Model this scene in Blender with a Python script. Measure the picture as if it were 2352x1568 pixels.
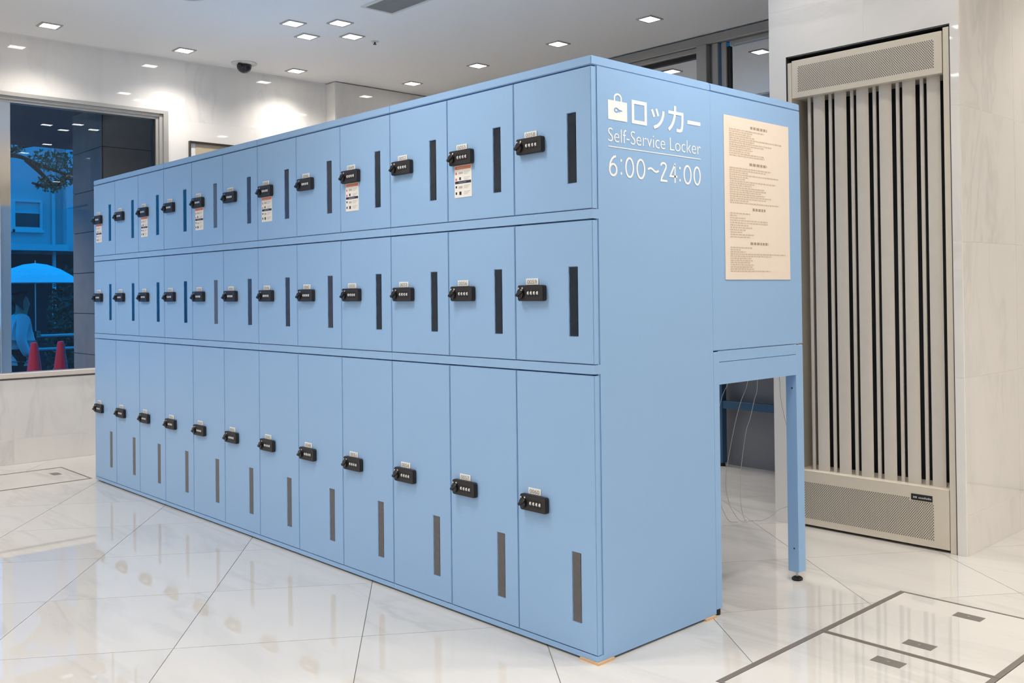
import bpy, bmesh, math, random
from mathutils import Vector, Matrix

for o in list(bpy.data.objects):
    bpy.data.objects.remove(o, do_unlink=True)
scene = bpy.context.scene
COL = scene.collection
random.seed(7)
PI = math.pi

# ------------------------------------------------------------------ camera
CAM = Vector((2.0451, -2.1243, 1.1450))
cd = bpy.data.cameras.new('camera')
cam = bpy.data.objects.new('camera', cd)
COL.objects.link(cam)
cd.sensor_fit = 'HORIZONTAL'
cd.sensor_width = 36.0
cd.lens = 36.0 * 2203.93 / 2352.0
cd.shift_x = -146.43 / 2352.0
cd.shift_y = -138.39 / 2352.0
cd.clip_start = 0.05
cd.clip_end = 200
YAW, PITCH, ROLL = math.radians(44.967), math.radians(0.593), math.radians(-0.689)
cam.matrix_world = (Matrix.Translation(CAM) @ Matrix.Rotation(YAW, 4, 'Z')
                    @ Matrix.Rotation(PI / 2 + PITCH, 4, 'X') @ Matrix.Rotation(ROLL, 4, 'Z'))
scene.camera = cam

# ------------------------------------------------------------------ world: blue dusk sky
world = bpy.data.worlds.new('dusk_sky')
scene.world = world
world.use_nodes = True
wn = world.node_tree.nodes
bg = wn['Background']
bg.inputs['Color'].default_value = (0.0, 0.275, 0.76, 1)
bg.inputs['Strength'].default_value = 1.75

# ------------------------------------------------------------------ exposure
scene.view_settings.view_transform = 'Standard'
scene.view_settings.look = 'None'
scene.view_settings.gamma = 1.0
scene.view_settings.use_curve_mapping = False
scene.view_settings.exposure = 0.12
scene.cycles.use_denoising = True
scene.cycles.max_bounces = 9
scene.cycles.diffuse_bounces = 5
scene.cycles.glossy_bounces = 5
scene.cycles.sample_clamp_indirect = 8
scene.cycles.caustics_reflective = False
scene.cycles.caustics_refractive = False

LAMP_W = 29.5          # power of one recessed downlight
LAMP_COLOR = (1.0, 0.94, 0.855)
ZC = 2.976             # ceiling height

# ------------------------------------------------------------------ materials
def new_mat(name):
    m = bpy.data.materials.new(name)
    m.use_nodes = True
    nt = m.node_tree
    return m, nt, nt.nodes['Principled BSDF']

def mat(name, color, rough=0.5, metal=0.0, var=0.04, scale=30.0, bump=0.0, spec=0.5, emit=None, estr=0.0):
    m, nt, b = new_mat(name)
    b.inputs['Roughness'].default_value = rough
    b.inputs['Metallic'].default_value = metal
    b.inputs['Specular IOR Level'].default_value = spec
    geo = nt.nodes.new('ShaderNodeNewGeometry')
    nz = nt.nodes.new('ShaderNodeTexNoise')
    nz.inputs['Scale'].default_value = scale
    nz.inputs['Detail'].default_value = 3
    nt.links.new(geo.outputs['Position'], nz.inputs['Vector'])
    mr = nt.nodes.new('ShaderNodeMapRange')
    mr.inputs['To Min'].default_value = 1 - var
    mr.inputs['To Max'].default_value = 1 + var
    nt.links.new(nz.outputs['Fac'], mr.inputs['Value'])
    mx = nt.nodes.new('ShaderNodeVectorMath')
    mx.operation = 'SCALE'
    mx.inputs[0].default_value = color[:3]
    nt.links.new(mr.outputs['Result'], mx.inputs['Scale'])
    nt.links.new(mx.outputs['Vector'], b.inputs['Base Color'])
    if bump:
        bp = nt.nodes.new('ShaderNodeBump')
        bp.inputs['Strength'].default_value = bump
        bp.inputs['Distance'].default_value = 0.002
        nt.links.new(nz.outputs['Fac'], bp.inputs['Height'])
        nt.links.new(bp.outputs['Normal'], b.inputs['Normal'])
    if emit:
        b.inputs['Emission Color'].default_value = (*emit, 1)
        b.inputs['Emission Strength'].default_value = estr
    return m

def marble(name, base, vein, rough, ang, strength, vscale=1.0, spec=0.5):
    """polished porcelain with soft grey veins, different on every tile"""
    m, nt, b = new_mat(name)
    N, LK = nt.nodes.new, nt.links.new
    geo = N('ShaderNodeNewGeometry')
    oi = N('ShaderNodeObjectInfo')
    mul = N('ShaderNodeVectorMath'); mul.operation = 'SCALE'
    mul.inputs[0].default_value = (37.0, 53.0, 41.0)
    LK(oi.outputs['Random'], mul.inputs['Scale'])
    rot = N('ShaderNodeMapping')
    rot.inputs['Rotation'].default_value = ang
    rot.inputs['Scale'].default_value = (vscale * 0.55, vscale * 2.6, vscale * 0.9)
    LK(geo.outputs['Position'], rot.inputs['Vector'])
    add = N('ShaderNodeVectorMath'); add.operation = 'ADD'
    LK(rot.outputs['Vector'], add.inputs[0]); LK(mul.outputs['Vector'], add.inputs[1])
    n1 = N('ShaderNodeTexNoise')
    n1.inputs['Scale'].default_value = 1.5
    n1.inputs['Detail'].default_value = 7
    n1.inputs['Roughness'].default_value = 0.55
    n1.inputs['Distortion'].default_value = 0.9
    LK(add.outputs['Vector'], n1.inputs['Vector'])
    r1 = N('ShaderNodeValToRGB')
    e = r1.color_ramp.elements
    e[0].position = 0.44; e[0].color = (0, 0, 0, 1)
    e[1].position = 0.56; e[1].color = (0, 0, 0, 1)
    k = e.new(0.495); k.color = (1, 1, 1, 1)
    LK(n1.outputs['Fac'], r1.inputs['Fac'])
    n2 = N('ShaderNodeTexNoise')
    n2.inputs['Scale'].default_value = 0.9
    n2.inputs['Detail'].default_value = 3
    LK(add.outputs['Vector'], n2.inputs['Vector'])
    r2 = N('ShaderNodeMapRange')
    r2.inputs['From Min'].default_value = 0.42
    r2.inputs['From Max'].default_value = 0.68
    LK(n2.outputs['Fac'], r2.inputs['Value'])
    p = N('ShaderNodeMath'); p.operation = 'MULTIPLY'
    LK(r1.outputs['Color'], p.inputs[0]); LK(r2.outputs['Result'], p.inputs[1])
    q = N('ShaderNodeMath'); q.operation = 'MULTIPLY_ADD'
    q.inputs[1].default_value = 0.28
    LK(r2.outputs['Result'], q.inputs[0]); LK(p.outputs['Value'], q.inputs[2])
    s = N('ShaderNodeMath'); s.operation = 'MULTIPLY'
    s.inputs[1].default_value = strength
    s.use_clamp = True
    LK(q.outputs['Value'], s.inputs[0])
    mx = N('ShaderNodeMix'); mx.data_type = 'RGBA'
    mx.inputs[6].default_value = (*base, 1)
    mx.inputs[7].default_value = (*vein, 1)
    LK(s.outputs['Value'], mx.inputs[0])
    LK(mx.outputs[2], b.inputs['Base Color'])
    b.inputs['Roughness'].default_value = rough
    b.inputs['Specular IOR Level'].default_value = spec
    return m

def glass_mat(name, tint, ior, gain, rough=0.0):
    """flat pane: transparent, with a fresnel mirror on top"""
    m = bpy.data.materials.new(name)
    m.use_nodes = True
    nt = m.node_tree
    nt.nodes.clear()
    out = nt.nodes.new('ShaderNodeOutputMaterial')
    tr = nt.nodes.new('ShaderNodeBsdfTransparent'); tr.inputs['Color'].default_value = (*tint, 1)
    gl = nt.nodes.new('ShaderNodeBsdfGlossy'); gl.inputs['Roughness'].default_value = rough
    gl.inputs['Color'].default_value = (0.95, 0.97, 1, 1)
    fr = nt.nodes.new('ShaderNodeFresnel'); fr.inputs['IOR'].default_value = ior
    ml = nt.nodes.new('ShaderNodeMath'); ml.operation = 'MULTIPLY'; ml.use_clamp = True
    ml.inputs[1].default_value = gain
    nt.links.new(fr.outputs['Fac'], ml.inputs[0])
    mx = nt.nodes.new('ShaderNodeMixShader')
    nt.links.new(ml.outputs['Value'], mx.inputs['Fac'])
    nt.links.new(tr.outputs['BSDF'], mx.inputs[1])
    nt.links.new(gl.outputs['BSDF'], mx.inputs[2])
    nt.links.new(mx.outputs['Shader'], out.inputs['Surface'])
    return m

M = {}
M['paint'] = mat('locker_blue_paint', (0.285, 0.478, 0.770), 0.40, var=0.012, scale=60, bump=0.02)
M['paint_dark'] = mat('locker_inside_blue', (0.045, 0.13, 0.30), 0.6)
M['floor'] = marble('floor_porcelain', (0.655, 0.632, 0.604), (0.41, 0.405, 0.39), 0.022, (0, 0, 0.15), 0.42, 1.1, spec=0.9)
M['wall'] = marble('wall_porcelain', (0.80, 0.775, 0.745), (0.52, 0.51, 0.50), 0.03, (0.9, 0.6, 0.5), 0.36, 1.0)
M['floor_grout'] = mat('floor_grout', (0.20, 0.19, 0.18), 0.9)
M['wall_grout'] = mat('wall_grout', (0.82, 0.80, 0.77), 0.9)
M['ceiling'] = mat('ceiling_paint', (0.86, 0.845, 0.83), 0.9, var=0.01)
M['plain_wall'] = mat('plain_wall_paint', (0.78, 0.77, 0.75), 0.7, var=0.02)
M['alu'] = mat('window_aluminium', (0.50, 0.485, 0.46), 0.35, 0.55, var=0.05)
M['alu_dark'] = mat('window_frame_grey', (0.33, 0.32, 0.31), 0.38, 0.3, var=0.05)
M['gasket'] = mat('black_gasket', (0.012, 0.012, 0.014), 0.6)
M['stone'] = mat('sill_stone', (0.72, 0.66, 0.60), 0.3, var=0.05)
M['black'] = mat('black_lock_plastic', (0.024, 0.023, 0.026), 0.5, var=0.1, scale=200, bump=0.1, spec=0.35)
M['knob'] = mat('black_knob', (0.006, 0.006, 0.008), 0.3)
M['digit'] = mat('dial_wheel_white', (0.72, 0.72, 0.72), 0.4)
M['silver'] = mat('chrome_dot', (0.75, 0.75, 0.77), 0.25, 0.8)
M['tag'] = mat('white_tag', (0.80, 0.82, 0.82), 0.45)
M['tag_ink'] = mat('grey_tag_ink', (0.22, 0.21, 0.19), 0.6)
M['sticker'] = mat('sticker_paper', (0.83, 0.82, 0.79), 0.5)
M['st_orange'] = mat('sticker_orange', (0.82, 0.21, 0.12), 0.5)
M['st_red'] = mat('sticker_red', (0.70, 0.16, 0.16), 0.5)
M['st_navy'] = mat('sticker_navy', (0.022, 0.025, 0.07), 0.5)
M['st_grey'] = mat('sticker_grey_print', (0.45, 0.45, 0.43), 0.5)
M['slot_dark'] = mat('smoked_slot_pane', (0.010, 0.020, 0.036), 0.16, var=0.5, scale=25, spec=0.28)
M['slot_reflect_grey'] = mat('slot_pane_reflection_grey', (0.110, 0.105, 0.110), 0.3, var=0.25, scale=60, spec=0.4)  # room reflections put into the pane colour as grey
M['slot_reflect_brown'] = mat('slot_pane_reflection_brown', (0.050, 0.045, 0.050), 0.25, var=0.4, scale=40, spec=0.3)  # weaker reflection put into the pane colour as brown grey
M['vinyl'] = mat('white_vinyl', (0.92, 0.93, 0.93), 0.4)
M['poster'] = mat('cream_paper', (0.84, 0.73, 0.635), 0.6, var=0.02)
M['poster_ink'] = mat('tan_print', (0.60, 0.485, 0.38), 0.6)
M['poster_head'] = mat('brown_print', (0.40, 0.32, 0.25), 0.6)
M['rubber'] = mat('black_rubber', (0.008, 0.008, 0.009), 0.6)
M['steel'] = mat('zinc_steel', (0.55, 0.54, 0.52), 0.35, 0.8)
M['shim'] = mat('orange_wood_shim', (0.72, 0.46, 0.26), 0.7, var=0.15)
M['bronze'] = mat('hatch_bronze', (0.20, 0.175, 0.155), 0.42, 0.2, var=0.12)
M['plate'] = mat('hatch_plate_bronze', (0.20, 0.18, 0.165), 0.45, 0.2, var=0.15, scale=120)
M['unit'] = mat('radiator_champagne', (0.68, 0.615, 0.51), 0.42, 0.06, var=0.03)
M['fin'] = mat('radiator_fin', (0.63, 0.585, 0.525), 0.45, 0.0, var=0.04)
M['hole'] = mat('punched_hole', (0.05, 0.045, 0.05), 0.8)
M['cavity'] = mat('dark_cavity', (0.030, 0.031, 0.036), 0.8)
M['lamp'] = mat('downlight_lens', (0.9, 0.9, 0.9), 0.4, emit=(1.0, 0.965, 0.90), estr=16.0)
M['trim'] = mat('downlight_trim', (0.42, 0.41, 0.40), 0.5)
M['grille'] = mat('ceiling_grille', (0.30, 0.30, 0.295), 0.6)
M['white_plastic'] = mat('white_plastic', (0.66, 0.66, 0.64), 0.5)
M['dome'] = mat('camera_dome', (0.008, 0.008, 0.014), 0.08)
M['cable'] = mat('grey_cable', (0.46, 0.45, 0.44), 0.5)
M['sign_frame'] = mat('dark_brown_frame', (0.03, 0.022, 0.018), 0.4)
M['sign_face'] = mat('tan_sign_face', (0.50, 0.42, 0.30), 0.6)
M['pane'] = glass_mat('window_glass', (0.92, 0.97, 1.0), 1.55, 0.6)
M['mirror_pane'] = glass_mat('reflective_film_glass', (0.25, 0.30, 0.34), 3.6, 2.6)
# outside
M['brown_tile'] = mat('brown_cladding', (0.40, 0.31, 0.26), 0.55, var=0.2, scale=6)
M['soffit'] = mat('dark_soffit', (0.055, 0.08, 0.14), 0.7)
M['porch'] = mat('porch_paving', (0.16, 0.16, 0.16), 0.6, var=0.2, scale=8)
M['asphalt'] = mat('wet_asphalt', (0.05, 0.05, 0.055), 0.45, var=0.25, scale=9)
M['facade'] = mat('white_facade', (0.52, 0.52, 0.52), 0.8, var=0.05, scale=3)
M['facade_dark'] = mat('dark_recess', (0.03, 0.03, 0.035), 0.8)
M['house_glass'] = mat('dark_window', (0.02, 0.02, 0.025), 0.15)
M['white_metal'] = mat('white_metal', (0.6, 0.6, 0.6), 0.5)
M['leaf'] = mat('dusk_leaf', (0.13, 0.15, 0.08), 0.7, var=0.5, scale=9)
M['leaf_dark'] = mat('dark_shrub_leaf', (0.025, 0.05, 0.025), 0.7, var=0.5, scale=9)
M['bark'] = mat('bark', (0.06, 0.045, 0.035), 0.9)
M['cone'] = mat('red_cone', (0.78, 0.02, 0.05), 0.45)
M['steel_mirror'] = mat('polished_steel', (0.78, 0.75, 0.71), 0.07, 1.0, var=0.01)
M['parapet'] = mat('shaded_grey_panel', (0.22, 0.22, 0.24), 0.35, var=0.06, scale=3)  # grey darkened to carry the shade along the rear wall
M['table_blue'] = mat('shaded_blue_steel', (0.035, 0.105, 0.20), 0.45, var=0.03)  # paint darkened to carry the shade behind the locker bank
M['coat'] = mat('white_raincoat', (0.72, 0.72, 0.72), 0.6)
M['brolly'] = mat('white_umbrella', (0.88, 0.88, 0.88), 0.6)
M['cloth_dark'] = mat('black_cloth', (0.015, 0.015, 0.018), 0.9)
M['skin'] = mat('skin', (0.45, 0.28, 0.20), 0.6)
M['hair'] = mat('hair', (0.012, 0.010, 0.010), 0.5)

# ------------------------------------------------------------------ mesh helpers
class MB:
    def __init__(s):
        s.v, s.f, s.m = [], [], []
    def face(s, pts, mi=0):
        b = len(s.v)
        s.v += [tuple(p) for p in pts]
        s.f.append(tuple(range(b, b + len(pts)))); s.m.append(mi)
        return s
    def box(s, x0, x1, y0, y1, z0, z1, mi=0):
        b = len(s.v)
        s.v += [(x0, y0, z0), (x1, y0, z0), (x1, y1, z0), (x0, y1, z0), (x0, y0, z1), (x1, y0, z1), (x1, y1, z1), (x0, y1, z1)]
        for q in ((0, 3, 2, 1), (4, 5, 6, 7), (0, 1, 5, 4), (1, 2, 6, 5), (2, 3, 7, 6), (3, 0, 4, 7)):
            s.f.append(tuple(b + i for i in q)); s.m.append(mi)
        return s
    def prism(s, poly, z0, z1, mi=0, fn=None):
        """2D polygon (counter-clockwise) pushed from z0 to z1; fn maps (a, b, c) into space"""
        fn = fn or (lambda a, b, c: (a, b, c))
        n, b = len(poly), len(s.v)
        s.v += [fn(p[0], p[1], z0) for p in poly] + [fn(p[0], p[1], z1) for p in poly]
        s.f.append(tuple(b + i for i in reversed(range(n)))); s.m.append(mi)
        s.f.append(tuple(b + n + i for i in range(n))); s.m.append(mi)
        for i in range(n):
            j = (i + 1) % n
            s.f.append((b + i, b + j, b + n + j, b + n + i)); s.m.append(mi)
        return s
    def cyl(s, p0, p1, r0, r1=None, n=16, mi=0, caps=True):
        r1 = r0 if r1 is None else r1
        p0, p1 = Vector(p0), Vector(p1)
        d = (p1 - p0).normalized()
        u = d.orthogonal().normalized(); w = d.cross(u)
        b = len(s.v)
        for p, r in ((p0, r0), (p1, r1)):
            for i in range(n):
                a = 2 * PI * i / n
                s.v.append(tuple(p + (u * math.cos(a) + w * math.sin(a)) * r))
        for i in range(n):
            j = (i + 1) % n
            s.f.append((b + i, b + j, b + n + j, b + n + i)); s.m.append(mi)
        if caps:
            s.f.append(tuple(b + i for i in reversed(range(n)))); s.m.append(mi)
            s.f.append(tuple(b + n + i for i in range(n))); s.m.append(mi)
        return s
    def lathe(s, prof, c, n=24, mi=0):
        """profile of (radius, z) turned about the vertical through c"""
        b = len(s.v)
        for r, z in prof:
            for i in range(n):
                a = 2 * PI * i / n
                s.v.append((c[0] + r * math.cos(a), c[1] + r * math.sin(a), c[2] + z))
        for k in range(len(prof) - 1):
            for i in range(n):
                j = (i + 1) % n
                s.f.append((b + k * n + i, b + k * n + j, b + (k + 1) * n + j, b + (k + 1) * n + i)); s.m.append(mi)
        s.f.append(tuple(b + i for i in reversed(range(n)))); s.m.append(mi)
        s.f.append(tuple(b + (len(prof) - 1) * n + i for i in range(n))); s.m.append(mi)
        return s
    def tube(s, pts, r, n=8, mi=0, sub=6):
        """smooth round cord through pts"""
        P = [Vector(p) for p in pts]
        Q = []
        for i in range(len(P) - 1):
            a, b_, c, d = P[max(i - 1, 0)], P[i], P[i + 1], P[min(i + 2, len(P) - 1)]
            for k in range(sub):
                t = k / sub
                Q.append(0.5 * ((2 * b_) + (c - a) * t + (2 * a - 5 * b_ + 4 * c - d) * t * t + (3 * b_ - a - 3 * c + d) * t ** 3))
        Q.append(P[-1])
        b = len(s.v)
        u = None
        for i, p in enumerate(Q):
            d = (Q[min(i + 1, len(Q) - 1)] - Q[max(i - 1, 0)]).normalized()
            u = d.orthogonal().normalized() if u is None else (u - d * u.dot(d)).normalized()
            w = d.cross(u)
            rr = r if not callable(r) else r(i / (len(Q) - 1))
            for k in range(n):
                a = 2 * PI * k / n
                s.v.append(tuple(p + (u * math.cos(a) + w * math.sin(a)) * rr))
        for i in range(len(Q) - 1):
            for k in range(n):
                j = (k + 1) % n
                s.f.append((b + i * n + k, b + i * n + j, b + (i + 1) * n + j, b + (i + 1) * n + k)); s.m.append(mi)
        s.f.append(tuple(b + k for k in reversed(range(n)))); s.m.append(mi)
        s.f.append(tuple(b + (len(Q) - 1) * n + k for k in range(n))); s.m.append(mi)
        return s
    def mesh(s, name, mats, off=(0, 0, 0), bevel=0.0, seg=1, smooth=False):
        me = bpy.data.meshes.new(name)
        ox, oy, oz = off
        me.from_pydata([(a - ox, b - oy, c - oz) for a, b, c in s.v], [], s.f)
        for m_ in (mats if isinstance(mats, (list, tuple)) else [mats]):
            me.materials.append(m_)
        me.polygons.foreach_set('material_index', s.m)
        if bevel:
            bm = bmesh.new(); bm.from_mesh(me)
            ed = [e for e in bm.edges if len(e.link_faces) == 2 and e.calc_face_angle(0) > 0.5]
            bmesh.ops.bevel(bm, geom=ed, offset=bevel, segments=seg, affect='EDGES', clamp_overlap=True)
            bm.to_mesh(me); bm.free()
        if smooth:
            me.polygons.foreach_set('use_smooth', [True] * len(me.polygons))
            me.set_sharp_from_angle(angle=0.6)
        me.update()
        return me

def wloc(o):
    v = Vector((0, 0, 0))
    while o:
        v += o.location; o = o.parent
    return v

def put(name, me, parent=None, loc=(0, 0, 0)):
    o = bpy.data.objects.new(name, me)
    COL.objects.link(o)
    o.parent = parent
    o.location = loc
    return o

def part(name, mb, mats, parent, bevel=0.0, smooth=False, seg=1):
    """mesh given in world coordinates, placed under its parent"""
    return put(name, mb.mesh(name, mats, wloc(parent), bevel, seg, smooth), parent)

def tag(o, label, cat, group=None):
    o['label'] = label; o['category'] = cat
    if group: o['group'] = group
    return o

def thing(name, label, cat, loc, group=None):
    o = bpy.data.objects.new(name, None)
    COL.objects.link(o)
    o.location = loc
    o.empty_display_size = 0.05
    return tag(o, label, cat, group)

def solo(name, mb, mats, label, cat, loc, group=None, bevel=0.0, smooth=False, seg=1):
    o = put(name, mb.mesh(name, mats, loc, bevel, seg, smooth), None, loc)
    return tag(o, label, cat, group)

def struct(name, mb, mats, parent=None, bevel=0.0, loc=(0, 0, 0)):
    o = put(name, mb.mesh(name, mats, wloc(parent) + Vector(loc) if parent else loc, bevel), parent, loc)
    if parent is None: o['kind'] = 'structure'
    return o

def ribbon(mb, pts, wid, fn, mi=0, closed=False):
    """flat stroke of a letter: polyline pts in 2D with mitred joints"""
    n = len(pts)
    P = [Vector(p) for p in pts]
    Lf, Rt = [], []
    for i in range(n):
        if closed:
            d0, d1 = (P[i] - P[i - 1]).normalized(), (P[(i + 1) % n] - P[i]).normalized()
        else:
            d0 = (P[i] - P[i - 1]).normalized() if i else (P[1] - P[0]).normalized()
            d1 = (P[i + 1] - P[i]).normalized() if i < n - 1 else d0
        t = (d0 + d1).normalized()
        nn = Vector((-t.y, t.x))
        k = max(0.5, nn.dot(Vector((-d0.y, d0.x))))
        w_ = wid(i / (n - 1)) if callable(wid) else wid
        Lf.append(P[i] + nn * w_ / 2 / k); Rt.append(P[i] - nn * w_ / 2 / k)
    for i in range(n if closed else n - 1):
        j = (i + 1) % n
        mb.face([fn(*Rt[i]), fn(*Rt[j]), fn(*Lf[j]), fn(*Lf[i])], mi)

def arc(cx, cy, rx, ry, a0, a1, n=20):
    return [(cx + rx * math.cos(math.radians(a0 + (a1 - a0) * i / n)), cy + ry * math.sin(math.radians(a0 + (a1 - a0) * i / n))) for i in range(n + 1)]

def text_polys(body, thin=0.0):
    """outline letters of the built-in font as (verts 2D, faces), scaled to a unit box"""
    cu = bpy.data.curves.new('t', 'FONT')
    cu.body = body; cu.offset = thin; cu.resolution_u = 4
    ob = bpy.data.objects.new('t', cu)
    COL.objects.link(ob)
    dg = bpy.context.evaluated_depsgraph_get()
    me = bpy.data.meshes.new_from_object(ob.evaluated_get(dg))
    vs = [(v.co.x, v.co.y) for v in me.vertices]
    fs = [tuple(p.vertices) for p in me.polygons]
    bpy.data.objects.remove(ob); bpy.data.curves.remove(cu); bpy.data.meshes.remove(me)
    x0, x1 = min(v[0] for v in vs), max(v[0] for v in vs)
    y0, y1 = min(v[1] for v in vs), max(v[1] for v in vs)
    return [((a - x0) / (x1 - x0), (b - y0) / (y1 - y0)) for a, b in vs], fs

def add_text(mb, polys, fn, mi=0):
    vs, fs = polys
    b = len(mb.v)
    mb.v += [tuple(fn(*p)) for p in vs]
    for f in fs:
        mb.f.append(tuple(b + i for i in f)); mb.m.append(mi)

def rect_minus(r, holes):
    """rectangle (a0,a1,b0,b1) with rectangular holes cut out, as a list of rectangles"""
    out = [r]
    for h in holes:
        nxt = []
        for a0, a1, b0, b1 in out:
            if h[1] <= a0 or h[0] >= a1 or h[3] <= b0 or h[2] >= b1:
                nxt.append((a0, a1, b0, b1)); continue
            if h[2] > b0: nxt.append((a0, a1, b0, h[2]))
            if h[3] < b1: nxt.append((a0, a1, h[3], b1))
            c0, c1 = max(b0, h[2]), min(b1, h[3])
            if h[0] > a0: nxt.append((a0, h[0], c0, c1))
            if h[1] < a1: nxt.append((h[1], a1, c0, c1))
        out = nxt
    return [q for q in out if q[1] - q[0] > 0.004 and q[3] - q[2] > 0.004]

# ================================================================== THE ROOM
XW = -5.372          # face of the left wall
YB = 3.47            # plane of the rear glazing
YV = 1.917           # face of the pillar that holds the radiator
XE, YF = 5.2, -6.2   # unseen right wall and wall behind the camera

# ---- floor: porcelain tiles laid askew
TH = math.radians(143.832)
cA, sA = math.cos(TH), math.sin(TH)
dA, dB = Vector((cA, sA)), Vector((sA, -cA))
GA, GB, G = -0.1315, 0.391, 0.6
def grid_pt(a, b):
    # point with dB.P = GA + a*G and dA.P = GB + b*G
    return dB * (GA + a * G) + dA * (GB + b * G)

def clip_half(poly, n, d):
    out = []
    for i in range(len(poly)):
        p, q = poly[i], poly[(i + 1) % len(poly)]
        sp, sq = p.dot(n) - d, q.dot(n) - d
        if sp >= 0: out.append(p)
        if (sp > 0 > sq) or (sp < 0 < sq):
            out.append(p + (q - p) * (sp / (sp - sq)))
    return out

def clip_rect(poly, r):
    for n, d in ((Vector((1, 0)), r[0]), (Vector((-1, 0)), -r[1]), (Vector((0, 1)), r[2]), (Vector((0, -1)), -r[3])):
        if len(poly) < 3: return []
        poly = clip_half(poly, n, d)
    return poly

def area(poly):
    return 0.5 * sum(poly[i].x * poly[(i + 1) % len(poly)].y - poly[(i + 1) % len(poly)].x * poly[i].y for i in range(len(poly)))

HATCHES = [(0.332, 0.926, 0.148, 1.306), (-5.012, -4.412, -0.592, 0.006)]
ROOM = (XW + 0.001, XE - 0.01, YF + 0.01, YB - 0.03)
fl = MB().box(XW - 0.2, XE + 0.2, YF - 0.2, YB + 0.2, -0.2, -0.0025)
floor = struct('floor', fl, M['floor_grout'])
far_tiles = MB()
fwd = Vector((-math.sin(YAW), math.cos(YAW))); rgt = Vector((fwd.y, -fwd.x))
for a in range(-16, 16):
    for b in range(-16, 16):
        e = 0.0013 / G
        poly = [grid_pt(a + e, b + e), grid_pt(a + 1 - e, b + e), grid_pt(a + 1 - e, b + 1 - e), grid_pt(a + e, b + 1 - e)]
        if area(poly) < 0: poly.reverse()
        poly = clip_rect(poly, ROOM)
        if len(poly) < 3 or area(poly) < 0.0005: continue
        pieces = [poly]
        for h in HATCHES:
            nxt = []
            for p in pieces:
                if len(clip_rect(p, h)) < 3: nxt.append(p); continue
                big = 50
                for r in ((-big, h[0], -big, big), (h[1], big, -big, big), (h[0], h[1], -big, h[2]), (h[0], h[1], h[3], big)):
                    c = clip_rect(p, r)
                    if len(c) >= 3 and abs(area(c)) > 1e-5: nxt.append(c)
            pieces = nxt
        if not pieces: continue
        cen = grid_pt(a + 0.5, b + 0.5)
        rel = cen - Vector((CAM.x, CAM.y))
        f_, l_ = rel.dot(fwd), rel.dot(rgt)
        seen = f_ > 0.6 and -0.72 * f_ - 0.5 < l_ < 0.55 * f_ + 0.5
        mb = MB() if seen else far_tiles
        for p in pieces:
            mb.prism([(q.x, q.y) for q in p], -0.01, 0.0)
        if seen:
            part('floor_tile', mb, M['floor'], floor)
o = part('floor_tiles', far_tiles, M['floor'], floor); o['kind'] = 'stuff'

# ---- ceiling
ceil = struct('ceiling', MB().box(XW - 0.2, XE + 0.2, YF - 0.2, YB + 0.3, ZC, ZC + 0.15), M['ceiling'])

# ---- tiled walls
ZJ = [0.0, 0.172, 0.755, 1.337, 1.921, 2.503, ZC - 0.008]
def tile_wall(parent, a_joints, holes, place, joints=ZJ, name='wall_tile'):
    """rectangular tiles on the grid a_joints x joints around holes; place(a0,a1,b0,b1) gives the box"""
    for i in range(len(a_joints) - 1):
        for j in range(len(joints) - 1):
            g = 0.001
            mb = MB()
            for r in rect_minus((a_joints[i] + g, a_joints[i + 1] - g, joints[j] + g, joints[j + 1] - g), holes):
                mb.box(*place(*r))
            if mb.v: part(name, mb, M['wall'], parent)

WIN = (-2.62, 0.884, 0.580, 2.566)          # opening of the left window: y0, y1, z0, z1
mb = MB()
for r in rect_minus((YF, YB + 0.1, 0, ZC), [WIN]):
    mb.box(XW - 0.22, XW - 0.0006, r[0], r[1], r[2], r[3])
wall_left = struct('wall_left', mb, M['wall_grout'])
aj = [-0.183 + 0.6 * k for k in range(-5, 5)]
aj = [YF + 0.02] + aj[:1] + aj[1:] 
aj = sorted(set([round(v, 3) for v in aj if v < 2.24])) + [2.25]
tile_wall(wall_left, aj, [WIN], lambda a0, a1, b0, b1: (XW - 0.012, XW, a0, a1, b0, b1))
# pier that steps forward at the far end of the left wall
wall_pier = struct('wall_left_pier', MB().box(XW - 0.01, XW + 0.1494, 2.2506, YB + 0.1, 0, ZC - 0.008), M['wall_grout'])
tile_wall(wall_pier, [XW, XW + 0.15], [], lambda a0, a1, b0, b1: (a0, a1, 2.25, 2.262, b0, b1))
tile_wall(wall_pier, [2.262, 2.85, YB], [], lambda a0, a1, b0, b1: (XW + 0.138, XW + 0.15, a0, a1, b0, b1))

# pillar holding the radiator
XL, XR = -0.620, 0.328
REC = (-0.523, 0.289, 0.0, 2.273)            # recess x0,x1,z0,z1
mb = MB()
for r in rect_minus((XL + 0.0006, XR - 0.0006, 0, ZC), [REC]):
    mb.box(r[0], r[1], YV + 0.0006, YV + 0.34, r[2], r[3])
mb.box(XL + 0.0006, XR - 0.0006, YV + 0.34, YB + 0.1, 0, ZC)
wall_right = struct('wall_right', mb, M['wall_grout'])
tile_wall(wall_right, [XL, -0.11, XR], [REC], lambda a0, a1, b0, b1: (a0, a1, YV, YV + 0.012, b0, b1))
tile_wall(wall_right, [YV + 0.012, YV + 0.6, YV + 1.2, YB], [], lambda a0, a1, b0, b1: (XR - 0.012, XR, a0, a1, b0, b1))
tile_wall(wall_right, [YV + 0.012, YV + 0.6, YV + 1.2], [], lambda a0, a1, b0, b1: (XL, XL + 0.012, a0, a1, b0, b1))
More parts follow.
